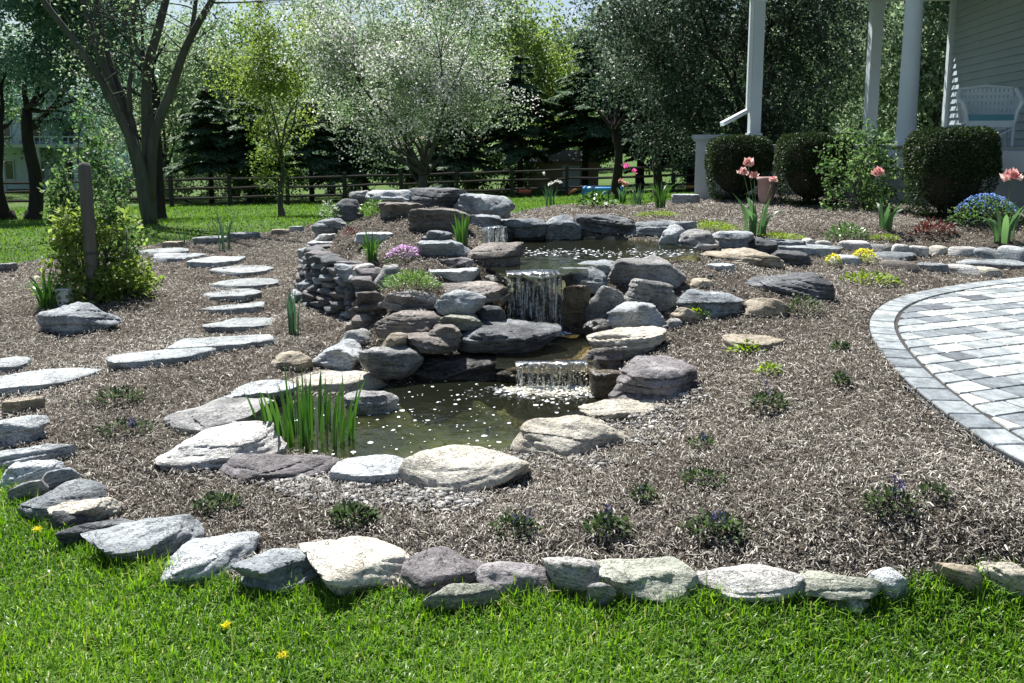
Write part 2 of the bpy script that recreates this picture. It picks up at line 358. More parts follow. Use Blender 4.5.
def lawn_z(X, Y):
    Z = hgt(X, Y); b = inbed(X, Y); Z = np.where(b, Z-.12, Z); Z = np.where(inpoly(X, Y, WALLOUT) | (edgedist(X, Y, WALLOUT) < .3), np.minimum(Z, -.1), Z)
    for poly, lv, dp, s_ in PONDS:
        ins = inpoly(X, Y, poly) | (edgedist(X, Y, poly) < .3); Z = np.where(ins, np.minimum(Z, lv-.7), Z)
    return Z
v, f = grid_mesh(gx, gy, None, lawn_z)
tag(link('lawn', fast_mesh('lawn', v, f, M['lawn'], True)), kind='structure')
# ---- mulch bed sheet
def m_mulch():
    m, nt = newmat('bark_mulch'); L = nt.links; tc = N(nt, 'TexCoord')
    n1 = N(nt, 'TexNoise', i_Scale=1.3, i_Detail=4.0); L.new(tc.outputs['Object'], n1.inputs['Vector'])
    w = N(nt, 'TexNoise', i_Scale=14.0, i_Detail=2.0); L.new(tc.outputs['Object'], w.inputs['Vector'])
    sc_ = N(nt, 'VectorMath', operation='SCALE'); sc_.inputs[3].default_value = .12; L.new(w.outputs['Color'], sc_.inputs[0])
    ad = N(nt, 'VectorMath', operation='ADD'); L.new(tc.outputs['Object'], ad.inputs[0]); L.new(sc_.outputs[0], ad.inputs[1])
    n2 = N(nt, 'TexNoise', i_Scale=46.0, i_Detail=6.0, i_Roughness=.75); L.new(ad.outputs[0], n2.inputs['Vector'])
    r1 = ramp(nt, [(.3, (.09,.074,.058)), (.7, (.17,.146,.118))]); L.new(n1.outputs[0], r1.inputs[0])
    r2 = ramp(nt, [(.33, (.25,.25,.25)), (.52, (.9,.9,.9)), (.7, (2.2,2.15,2.1))]); L.new(n2.outputs[0], r2.inputs[0])
    c = mixc(nt, 1, r1.outputs[0], r2.outputs[0], 'MULTIPLY')
    b = N(nt, 'BsdfPrincipled', i_Roughness=.95); b.inputs['Specular IOR Level'].default_value = .1; L.new(c, b.inputs['Base Color'])
    bp = N(nt, 'Bump', i_Strength=1.0, i_Distance=.03); L.new(n2.outputs[0], bp.inputs['Height']); L.new(bp.outputs[0], b.inputs['Normal'])
    o = N(nt, 'OutputMaterial'); L.new(b.outputs[0], o.inputs[0]); return m
M['mulch'] = m_mulch()
PATPX = [(1024,463),(985,440),(945,412),(910,384),(885,358),(870,335),(868,318),(880,304),(905,294),(950,285),(1024,276)]
def patio_pt(u, v):
    z = .3
    for _ in range(6): p = PZ(u, v, z); z = patz(p[1])
    return np.array((p[0], p[1], z))
pat = [patio_pt(u, v) for u, v in PATPX]; PATIO = [(4.2,2.6,0)] + [(2.35,3.25,0)] + [tuple(p) for p in pat] + [(6.4,8.75,0),(9.4,8.9,0),(9.4,2.6,0)]
def mulch_z(X, Y):
    Z = hgt(X, Y); p = np.c_[X.ravel()*3, Y.ravel()*3, np.zeros(X.size)]
    Z = Z - .05*inpoly(X, Y, PATIO) + .018*fbm(p, 5, 4).reshape(X.shape) + .008*vnoise(p*7, 9).reshape(X.shape)
    return carve(X, Y, Z)
v, f = grid_mesh(np.arange(-7.2, 9.5, .05), np.arange(2.3, 16.6, .05), inbed, mulch_z)
M['silt'] = plain('pond_silt', (.19,.175,.105), .9, .6, 7, .4, .2)
M['wetledge'] = plain('wet_ledge_rock', (.30,.235,.15), .5, .5, 9, .6, .4); fc = v[f].mean(1); mi = np.zeros(len(f), int)
for poly, lv, dp, s_ in PONDS: mi[inpoly(fc[:,0], fc[:,1], poly)] = 2 if lv == ZM else 1
tag(link('mulch_bed', fast_mesh('mulch_bed', v, f, None, True, mats=[M['mulch'], M['silt'], M['wetledge']], midx=mi)), kind='structure')
# ---- loose bark shreds, grass blades
def strips(P, yaw, pitch, length, width, bend, tint, name, mat, twist=None):
    """P base centre; each strip = 2 quads bent in the middle, lying with a tilt"""
    n = len(P); cy, sy = np.cos(yaw), np.sin(yaw); cp_, sp_ = np.cos(pitch), np.sin(pitch)
    d = np.c_[cy*cp_, sy*cp_, sp_]; s = np.c_[-sy, cy, np.zeros(n)]
    up = np.cross(d, s)
    if twist is not None: s = s*np.cos(twist)[:,None] + up*np.sin(twist)[:,None]
    hl = (length/2)[:,None]; hw = (width/2)[:,None]; b = bend[:,None]*np.array([[0,0,1.0]])
    v = np.stack([P-d*hl-s*hw*.7, P-d*hl+s*hw*.7, P+b-s*hw, P+b+s*hw, P+d*hl-s*hw*.45, P+d*hl+s*hw*.45], 1).reshape(-1, 3)
    k = np.arange(n)[:,None]*6; f = np.stack([k+[[0,1,3,2]], k+[[2,3,5,4]]], 1).reshape(-1, 4)
    return fast_mesh(name, v, f, mat, False, np.repeat(tint, 6))
M['chips'] = tint_mat('bark_shreds', [(0,(.035,.030,.024)), (.3,(.13,.115,.094)), (.62,(.335,.305,.262)), (1,(.65,.615,.55))], .9, .3, 120, .3, 40, .15)
rng = np.random.default_rng(3)
def bed_points(n, yr, xr, power=1.0):
    y = yr[0] + (yr[1]-yr[0])*rng.random(n)**power; D = y; x = (rng.random(n)*(xr[1]-xr[0])+xr[0])*D
    k = inbed(x, y)
    for poly, lv, dp, s_ in PONDS: k &= ~inpoly(x, y, poly)
    k &= ~inpoly(x, y, PATIO)
    return x[k], y[k]
x, y = bed_points(540000, (2.6, 16.2), (-.72, .75), 1.6)
n = len(x); Z = mulch_z(x, y) + rng.random(n)*.022
sz = 1.0 + .08*(y-3)
me = strips(np.c_[x, y, Z], rng.random(n)*6.283, rng.normal(0, .3, n), (.008+.045*rng.random(n)**3)*sz, (.0019+.0046*rng.random(n)**1.7)*sz, rng.normal(.003, .006, n),
            np.clip(rng.normal(.47, .27, n)+.22*fbm(np.c_[x*1.4, y*1.4, x*0], 41, 4), 0, 1), 'bark_shreds', M['chips'], rng.normal(0, .5, n))
tag(link('bark_shreds', me), 'loose shredded bark mulch covering the planting bed', 'mulch', kind='stuff')
M['grass'] = leaf_mat('grass_blades', [(0,(.055,.125,.014)), (.45,(.145,.27,.04)), (.85,(.26,.40,.06)), (1,(.38,.37,.16))], .45, .4, .4)
M['grass_far'] = leaf_mat('far_grass_blades', [(0,(.05,.10,.014)), (.5,(.10,.20,.03)), (.9,(.17,.28,.05)), (1,(.28,.28,.12))], .35, .5, .3)
def blades(P, yaw, length, width, lean, tint, name, mat):
    n = len(P); d = np.c_[np.cos(yaw), np.sin(yaw), np.zeros(n)]; s = np.c_[-np.sin(yaw), np.cos(yaw), np.zeros(n)]; up = np.array([[0,0,1.0]])
    w = width[:,None]/2; l = length[:,None]; ln = lean[:,None]
    m1 = P + up*l*.5*np.cos(ln*.5) + d*l*.5*np.sin(ln*.5); tp = m1 + up*l*.5*np.cos(ln*1.4) + d*l*.5*np.sin(ln*1.4)
    v = np.stack([P-s*w, P+s*w, m1-s*w*.85, m1+s*w*.85, tp-s*w*.12, tp+s*w*.12], 1).reshape(-1, 3)
    k = np.arange(n)[:,None]*6; f = np.stack([k+[[0,1,3,2]], k+[[2,3,5,4]]], 1).reshape(-1, 4)
    return fast_mesh(name, v, f, mat, False, np.repeat(tint, 6))
V, T = [], []
def grass_zone(n, yr, xr, L, Wd, dens_edge=0):
    y = yr[0]+(yr[1]-yr[0])*rng.random(n); x = (xr[0]+(xr[1]-xr[0])*rng.random(n))
    k = ~inbed(x, y); x, y = x[k], y[k]
    return x, y
parts = []
x1, y1 = grass_zone(215000, (1.7, 3.6), (-2.9, 2.9), 0, 0)
x2, y2 = grass_zone(60000, (3.4, 5.5), (-4.6, -1.2), 0, 0)
xx, yy = np.r_[x1, x2], np.r_[y1, y2]; n = len(xx)
# shaggy uncut fringe along the border stones
ed = edgedist(xx, yy, BED); fr = np.clip(1-ed/.22, 0, 1)
cl = fbm(np.c_[xx*2.2, yy*2.2, xx*0], 3, 3)
tn = np.clip(.42+.5*cl*.5+rng.normal(0, .17, n), 0, .9); dry = rng.random(n) < .025; tn = np.where(dry, 1, tn)
me = blades(np.c_[xx, yy, hgt(xx, yy)-.008], rng.random(n)*6.283, (.03+.034*rng.random(n))*(1+.7*fr*rng.random(n))*(1+.4*cl), .0038+.0042*rng.random(n), rng.normal(.8, .45, n), tn, 'lawn_grass', M['grass'])
tag(link('lawn_grass', me), 'bright green lawn grass in front of the border stones', 'grass', kind='stuff')
j = rng.choice(n, 4500, False); xx, yy = xx[j]+rng.normal(0, .01, 4500), yy[j]; k = ~inbed(xx, yy); xx, yy = xx[k], yy[k]; n = len(xx)
me = blades(np.c_[xx, yy, hgt(xx, yy)-.008], rng.random(n)*6.283, +.05+.04*rng.random(n), .004+.004*rng.random(n), rng.normal(.95, .4, n), np.clip(rng.normal(.5, .3, n), 0, 1), 'tall_grass', M['grass'])
tag(link('tall_grass', me), 'taller coarse grass blades poking out of the near lawn', 'grass', kind='stuff')
n = 170000; yy = 8.5 + 32*rng.random(n)**1.6; xx = (rng.random(n)*1.5-.8)*yy; k = ~inbed(xx, yy); xx, yy = xx[k], yy[k]; n = len(xx)
me = blades(np.c_[xx, yy, hgt(xx, yy)-.01], rng.random(n)*6.283, (.03+.04*rng.random(n))*(.8+.02*yy), .006+.0008*yy, rng.normal(.6, .3, n), np.clip(.6+.5*fbm(np.c_[xx*.5, yy*.5, xx*0], 8, 3)*.5+rng.normal(0, .15, n), 0, .92), 'back_lawn_grass', M['grass_far'])
tag(link('back_lawn_grass', me), 'sunlit lawn grass stretching back to the rail fence', 'grass', kind='stuff')

# ================================================================== PATIO
M['paver'] = tint_mat('concrete_pavers', [(0,(.09,.10,.115)), (.3,(.18,.205,.22)), (.6,(.29,.32,.33)), (.85,(.41,.435,.42)), (1,(.55,.545,.51))], .75, .35, 60, .6, 13, .3)
M['sand'] = plain('joint_sand', (.04,.038,.035), .95, .3, 30)
def clip_poly(sub, clip):
    out = list(sub); n = len(clip)
    for i in range(n):
        a, b = clip[i], clip[(i+1) % n]; inp = out; out = []
        if not inp: break
        side = lambda p: (b[0]-a[0])*(p[1]-a[1])-(b[1]-a[1])*(p[0]-a[0])
        for j in range(len(inp)):
            p, q = inp[j], inp[(j+1) % len(inp)]; sp_, sq = side(p), side(q)
            if sp_ >= 0: out.append(p)
            if (sp_ >= 0) != (sq >= 0):
                t = sp_/(sp_-sq); out.append((p[0]+(q[0]-p[0])*t, p[1]+(q[1]-p[1])*t))
    return out
def area(p): return .5*sum(p[i][0]*p[(i+1) % len(p)][1]-p[(i+1) % len(p)][0]*p[i][1] for i in range(len(p)))
def resample(pts, step):
    pts = [np.array(p[:2]) for p in pts]; out = [pts[0]]; acc = 0
    for a, b in zip(pts[:-1], pts[1:]):
        L = np.linalg.norm(b-a); t = step-acc
        while t <= L: out.append(a+(b-a)*t/L); t += step
        acc = (acc+L) % step
    return out
crv = [(3.6,2.0)] + [p[:2] for p in PATIO[1:-2]]
# smooth the outline
cs = [np.array(p[:2], float) for p in crv]
for _ in range(2):
    q = [cs[0]]
    for a, b in zip(cs[:-1], cs[1:]): q += [a*.75+b*.25, a*.25+b*.75]
    cs = q+[cs[-1]]
outer = resample(cs, .215)
def offs(c, d):
    o = []
    for i, p in enumerate(c):
        t = c[min(i+1, len(c)-1)]-c[max(i-1, 0)]; t /= np.linalg.norm(t); o.append(p + np.array((t[1], -t[0]))*d)
    return o
inner = offs(outer, .175); inner2 = offs(outer, .188)
pv = MB()
def paver(poly, t, gap=.006, dz=0.0):
    c = np.mean(poly, 0); R = []
    for k, (g, z) in enumerate(((gap, -.045), (gap, -.006), (gap+.005, 0.0))):
        for p in poly:
            q = np.array(p)-c; L = np.linalg.norm(q); q = c+q*max(.2, 1-g*1.5/L); R.append((q[0], q[1], patz(q[1])+z+dz))
    n = len(poly); F_ = []
    for k in range(2):
        for i in range(n): F_.append((k*n+i, k*n+(i+1) % n, (k+1)*n+(i+1) % n, (k+1)*n+i))
    F_.append(tuple(2*n+i for i in range(n))); pv.add(R, F_, t)
rr = random.Random(5)
for i in range(len(outer)-1):
    paver([outer[i+1], outer[i], inner[i], inner[i+1]][::-1] if area([outer[i], outer[i+1], inner[i+1], inner[i]]) < 0 else [outer[i], outer[i+1], inner[i+1], inner[i]], rr.choice([.35,.5,.6,.65,.45,.7,.3]), dz=rr.uniform(-.001,.001))
reg = [tuple(p) for p in inner2] + [(9.3, 8.6), (9.3, 2.0)]
if area(reg) < 0: reg = reg[::-1]
ang = math.radians(20); ca, sa = math.cos(ang), math.sin(ang)
row = -4.0
while row < 14:
    hh = .17; cx_ = -3.0+rr.random()*.3
    while cx_ < 14:
        wv = rr.choice([.12,.17,.17,.21,.25,.25]); q = [(cx_,row),(cx_+wv,row),(cx_+wv,row+hh),(cx_,row+hh)]
        q = [(a*ca-b*sa+1.0, a*sa+b*ca) for a, b in q]; c = np.mean(q, 0)
        if 1 < c[0] < 9.6 and 1.8 < c[1] < 9.2:
            k = clip_poly(q, reg)
            if len(k) >= 3 and abs(area(k)) > .004: paver(k, min(1, max(0, rr.gauss(.66, .26))), dz=rr.uniform(-.0012,.0012))
        cx_ += wv
    row += hh
tag(pv.build('patio', M['paver']), kind='structure')
bs = MB(); rg = [tuple(p) for p in outer]+[(9.35,8.75),(9.35,2.0)]; bs.add([(p[0], p[1], patz(p[1])-.012) for p in rg], [tuple(range(len(rg)))])
tag(bs.build('patio_sand', M['sand']), kind='structure')

# ================================================================== WATER
def m_water(name, tint, rip=.25, scale=9.0):
    m, nt = newmat(name); L = nt.links; tc = N(nt, 'TexCoord')
    n1 = N(nt, 'TexNoise', i_Scale=scale, i_Detail=3.0, i_Distortion=.6); L.new(tc.outputs['Object'], n1.inputs['Vector'])
    bp = N(nt, 'Bump', i_Strength=rip, i_Distance=.02); L.new(n1.outputs[0], bp.inputs['Height'])
    fr = N(nt, 'Fresnel', i_IOR=1.33); L.new(bp.outputs[0], fr.inputs['Normal'])
    tr = N(nt, 'BsdfTransparent'); tr.inputs[0].default_value = (*tint, 1)
    gl = N(nt, 'BsdfGlossy', i_Roughness=.03); L.new(bp.outputs[0], gl.inputs['Normal'])
    mx = N(nt, 'MixShader'); L.new(fr.outputs[0], mx.inputs[0]); L.new(tr.outputs[0], mx.inputs[1]); L.new(gl.outputs[0], mx.inputs[2])
    df = N(nt, 'BsdfDiffuse'); df.inputs[0].default_value = (.045,.05,.032,1)
    m2 = N(nt, 'MixShader', n0=.14); L.new(mx.outputs[0], m2.inputs[1]); L.new(df.outputs[0], m2.inputs[2])
    o = N(nt, 'OutputMaterial'); L.new(m2.outputs[0], o.inputs[0]); return m
M['water'] = m_water('pond_water', (.57,.64,.47), .35, 11.0); M['water_up'] = m_water('upper_pond_water', (.42,.43,.32), .3, 7.0); M['shallow'] = m_water('ledge_water', (.88,.82,.66), .9, 26.0)
def water(name, poly, z, mat):
    pl = [(p[0], p[1]) for p in poly]; X = [p[0] for p in pl]; Y = [p[1] for p in pl]
    v, f = grid_mesh(np.arange(min(X)-.1, max(X)+.1, .04), np.arange(min(Y)-.1, max(Y)+.1, .04), lambda A, B: inpoly(A, B, pl), lambda A, B: A*0+z)
    tag(link(name, fast_mesh(name, v, f, mat, True)), kind='structure')
water('lower_pond_water', lower, ZL, M['water']); water('upper_pond_water', upper, ZU-.004, M['water_up']); water('ledge_water', ledge, ZM, M['shallow'])
M['foam'] = plain('water_foam', (.82,.84,.85), .35, .05, 20, 0, .5)
def m_foamsheet():
    m, nt = newmat('churned_foam'); L = nt.links; tc = N(nt, 'TexCoord'); at = N(nt, 'Attribute', attribute_name='tint')
    n1 = N(nt, 'TexNoise', i_Scale=16.0, i_Detail=7.0, i_Roughness=.72, i_Distortion=.8); L.new(tc.outputs['Object'], n1.inputs['Vector'])
    a = N(nt, 'Math', operation='MULTIPLY_ADD'); a.inputs[1].default_value = .55; L.new(at.outputs['Fac'], a.inputs[0]); L.new(n1.outputs[0], a.inputs[2])
    r = ramp(nt, [(.78, (0,0,0)), (1.02, (.9,.9,.9))]); L.new(a.outputs[0], r.inputs[0])
    b = N(nt, 'BsdfPrincipled', i_Roughness=.4); b.inputs['Base Color'].default_value = (.78,.81,.83,1); tr = N(nt, 'BsdfTransparent')
    mx = N(nt, 'MixShader'); L.new(r.outputs[0], mx.inputs[0]); L.new(tr.outputs[0], mx.inputs[1]); L.new(b.outputs[0], mx.inputs[2])
    o = N(nt, 'OutputMaterial'); L.new(mx.outputs[0], o.inputs[0]); return m
M['foamsheet'] = m_foamsheet()
def blobs(P, r, name, flat=.3):
    n = len(P); k = 7; a = np.arange(k)*2*np.pi/k; rad = r[:,None]*(1+.35*(rng.random((n, k))-.5)*2)
    ring = np.stack([P[:,0,None]+np.cos(a)*rad, P[:,1,None]+np.sin(a)*rad, np.repeat(P[:,2,None], k, 1)], -1)
    top = P[:,None,:]+np.array([0,0,1.0])*(r*flat)[:,None,None]
    v = np.concatenate([ring, top], 1).reshape(-1, 3); b = np.arange(n)[:,None]*(k+1)
    f = np.concatenate([np.stack([b[:,0]+i, b[:,0]+(i+1) % k, b[:,0]+k], -1) for i in range(k)], 0)
    return fast_mesh(name, v, f, M['foam'], True)
def on_water(n, poly, z, wfun):
    X = [p[0] for p in poly]; Y = [p[1] for p in poly]; x = min(X)+(max(X)-min(X))*rng.random(n); y = min(Y)+(max(Y)-min(Y))*rng.random(n)
    k = inpoly(x, y, poly) & (rng.random(n) < wfun(x, y)); return np.c_[x[k], y[k], np.full(k.sum(), z+.003)]
fall_l = PZ(545, 395, ZL)
def wl(x, y):
    cl_ = np.clip(.35+1.3*fbm(np.c_[x*3, y*3, x*0], 21, 3), 0, 1); d = np.hypot(x-fall_l[0]+.3, (y-fall_l[1]+.35))
    return cl_*np.clip(1.2-d*.75, .06, 1)
P = on_water(1500, lower, ZL, wl)
tag(link('foam_flecks', blobs(P, .003+.014*rng.random(len(P))**3.5, 'foam_flecks', .12)), 'white foam flecks and petals drifting on the lower pond', 'foam', kind='stuff')
pm = np.array(PZ(600, 253, ZU)); P = on_water(2400, upper, ZU, lambda x, y: np.exp(-((y-pm[1]-(x-pm[0])*-.12)/.22)**2))
tag(link('drifting_petals', blobs(P, .005+.011*rng.random(len(P))**2, 'drifting_petals', .15)), 'line of white petals drifting along the far side of the upper pond', 'petals', kind='stuff')
# falling water
def m_fall():
    m, nt = newmat('falling_water'); L = nt.links; tc = N(nt, 'TexCoord'); mp = N(nt, 'Mapping'); mp.inputs['Scale'].default_value = (44, 44, 3.0); L.new(tc.outputs['Object'], mp.inputs[0])
    n1 = N(nt, 'TexNoise', i_Scale=1.0, i_Detail=4.0, i_Roughness=.65); L.new(mp.outputs[0], n1.inputs['Vector'])
    n2 = N(nt, 'TexNoise', i_Scale=42.0, i_Detail=3.0); L.new(tc.outputs['Object'], n2.inputs['Vector'])
    r1 = ramp(nt, [(.48, (0,0,0)), (.64, (.95,.95,.95))]); L.new(n1.outputs[0], r1.inputs[0]); r2 = ramp(nt, [(.40, (.05,.05,.05)), (.60, (1,1,1))]); L.new(n2.outputs[0], r2.inputs[0])
    fc = N(nt, 'Math', operation='MULTIPLY'); L.new(r1.outputs[0], fc.inputs[0]); L.new(r2.outputs[0], fc.inputs[1])
    bp = N(nt, 'Bump', i_Strength=.9, i_Distance=.02); L.new(n1.outputs[0], bp.inputs['Height'])
    tr = N(nt, 'BsdfTransparent'); tr.inputs[0].default_value = (.62,.68,.74,1); gl = N(nt, 'BsdfGlossy', i_Roughness=.12); L.new(bp.outputs[0], gl.inputs['Normal'])
    fr = N(nt, 'Fresnel', i_IOR=1.33); L.new(bp.outputs[0], fr.inputs['Normal'])
    mx = N(nt, 'MixShader'); L.new(fr.outputs[0], mx.inputs[0]); L.new(tr.outputs[0], mx.inputs[1]); L.new(gl.outputs[0], mx.inputs[2])
    df = N(nt, 'BsdfDiffuse'); df.inputs[0].default_value = (.8,.84,.88,1); tl = N(nt, 'BsdfTranslucent'); tl.inputs[0].default_value = (.8,.86,.92,1)
    wx = N(nt, 'MixShader', n0=.55); L.new(df.outputs[0], wx.inputs[1]); L.new(tl.outputs[0], wx.inputs[2])
    m2 = N(nt, 'MixShader'); L.new(fc.outputs[0], m2.inputs[0]); L.new(mx.outputs[0], m2.inputs[1]); L.new(wx.outputs[0], m2.inputs[2])
    o = N(nt, 'OutputMaterial'); L.new(m2.outputs[0], o.inputs[0]); return m
M['fall'] = m_fall()
def waterfall(name, label, pl, pr, ztop, zbot, back, throw, nstr, nfoam, fr_=.10, foamw=1.0):
    """lip from pl to pr (world), sheet runs over the lip and drops"""
    pl, pr = np.array(pl), np.array(pr); e = (pr-pl); L_ = np.linalg.norm(e); e /= L_; nrm = np.array((e[1], -e[0], 0)); nrm = nrm if nrm[1] < 0 else -nrm
    t = thing(name, label, 'waterfall', tuple((pl+pr)/2*np.array((1,1,0))+np.array((0,0,zbot)))); o0 = np.array(t.location)
    nu, nv = 60, 30; vs = []
    prof = [(-back, 0)] + [(-back*.5, .001)] + [(0, 0)]
    for k in range(1, nv-2):
        q = k/(nv-3); prof.append((throw*math.sqrt(q), -(ztop-zbot)*q))
    for a, z in prof:
        for i in range(nu+1):
            s_ = i/nu; wob = .012*vnoise(np.array([[s_*14*L_*3, z*2, 0]]), 4)[0]*(0 if z > -.01 else 1)
            lw = vnoise(np.array([[s_*7*L_*2, 3.3, ztop*9]]), 8)[0]+.5*vnoise(np.array([[s_*21*L_*2, 3.3, ztop*9]]), 8)[0]; p = pl+e*L_*s_+nrm*(a+wob+.055*lw-.05*(2*s_-1)**4)+np.array((0, 0, z+ztop-pl[2]+.006+.014*lw-.012*(2*s_-1)**4)); vs.append(p-o0)
    f = [(r*(nu+1)+i, r*(nu+1)+i+1, (r+1)*(nu+1)+i+1, (r+1)*(nu+1)+i) for r in range(len(prof)-1) for i in range(nu)]
    link('water_sheet', fast_mesh('water_sheet', np.array(vs), np.array(f), None, True, mats=[M['fall'], M['shallow']], midx=np.array([1 if q < 2*nu else 0 for q in range(len(f))])), t)
    st = MB(); r_ = random.Random(hash(name) % 1000 if False else len(label))
    for _ in range(nstr):
        s_ = r_.random(); off = .035*vnoise(np.array([[s_*9*L_*2, 3.3, ztop*9]]), 8)[0]+r_.uniform(0, .012); q0 = r_.uniform(0, .8); q1 = min(1.0, q0+r_.uniform(.08, .4)); pts = []; rad = []
        for k in range(9):
            q = q0+(q1-q0)*k/8; s2 = s_+.0015*math.sin(k*1.3+s_*40)/max(L_, .3)
            p = pl+e*L_*s2+nrm*((throw+off)*math.sqrt(q)+.004)+np.array((0, 0, ztop-(ztop-zbot)*q-pl[2])); pts.append(p-o0); rad.append(r_.uniform(.0006, .0028)*math.sin(.25+2.6*k/8))
        st.tube(pts, rad, 5)
    st.build('water_strands', M['foam'], t, smooth=True)
    n = nfoam; u = rng.random(n); dd = np.abs(rng.normal(0, fr_, n)); zz = zbot+.004+.02*rng.random(n)
    P = pl[None]*(1-u[:,None])+pr[None]*u[:,None]+nrm[None]*(throw+dd[:,None])+e[None]*rng.normal(0, .05, n)[:,None]*foamw; P[:,2] = zz; 
    dn = int(n*.35); j = rng.integers(0, n, dn); Q = P[j].copy(); Q[:,2] += rng.random(dn)**2*(ztop-zbot)*.9; Q[:,:2] = pl[None,:2]*(1-u[j,None])+pr[None,:2]*u[j,None]+nrm[None,:2]*(throw*rng.random((dn,1))+.01+rng.normal(0,.012,(dn,1)))
    A = blobs(np.concatenate([P, Q])-o0, np.r_[.0025+.009*rng.random(n)**3, .0015+.004*rng.random(dn)**2], 'splash_foam', .8); tag(link('splash_foam', A, t), kind='stuff')
    # churned foam lying on the pool
    gx_ = np.arange(-.42*foamw-L_*.4, L_*.4+.42*foamw, .02); gy_ = np.arange(-.06, .34*foamw, .02); A_, B_ = np.meshgrid(gx_, gy_); mid = (pl+pr)/2
    Pn = mid[None,:]+e[None]*A_.ravel()[:,None]+nrm[None]*(throw+B_.ravel())[:,None]; Pn[:,2] = zbot+.006+.010*np.abs(fbm(Pn*np.array((18,18,0)), 3, 3)); nx, ny = len(gx_), len(gy_); ix = np.arange(nx*ny).reshape(ny, nx)
    fq = np.stack([ix[:-1,:-1], ix[:-1,1:], ix[1:,1:], ix[1:,:-1]], -1).reshape(-1, 4); dd_ = np.clip(1-np.hypot(A_/(gx_[-1]), B_/(gy_[-1])), 0, 1).ravel()
    link('foam_patch', fast_mesh('foam_patch', Pn-o0, fq, M['foamsheet'], True, dd_), t)
    return t
def lipw(u0, u1, y, z): return XZ(u0, y, z), XZ(u1, y+.02, z)
a, b = lipw(507, 563, 6.60, .605); waterfall('waterfall', 'wide curtain of falling water spilling from the upper pond', a, b, .605, .15, .18, .06, 34, 320, .05)
a, b = lipw(516, 588, 5.62, .160); waterfall('waterfall', 'low broad waterfall dropping into the lower pond with white foam', a, b, .160, .0, .05, .05, 34, 900, .08, 1.35)
ytr = hit(495, 247)[1]-.06; ztr = PD(495, 228, ytr)[2]; a, b = lipw(483, 507, ytr, ztr); waterfall('waterfall', 'small trickle of water running into the back of the upper pond', a, b, ztr, .6, .12, .03, 40, 120, .04)
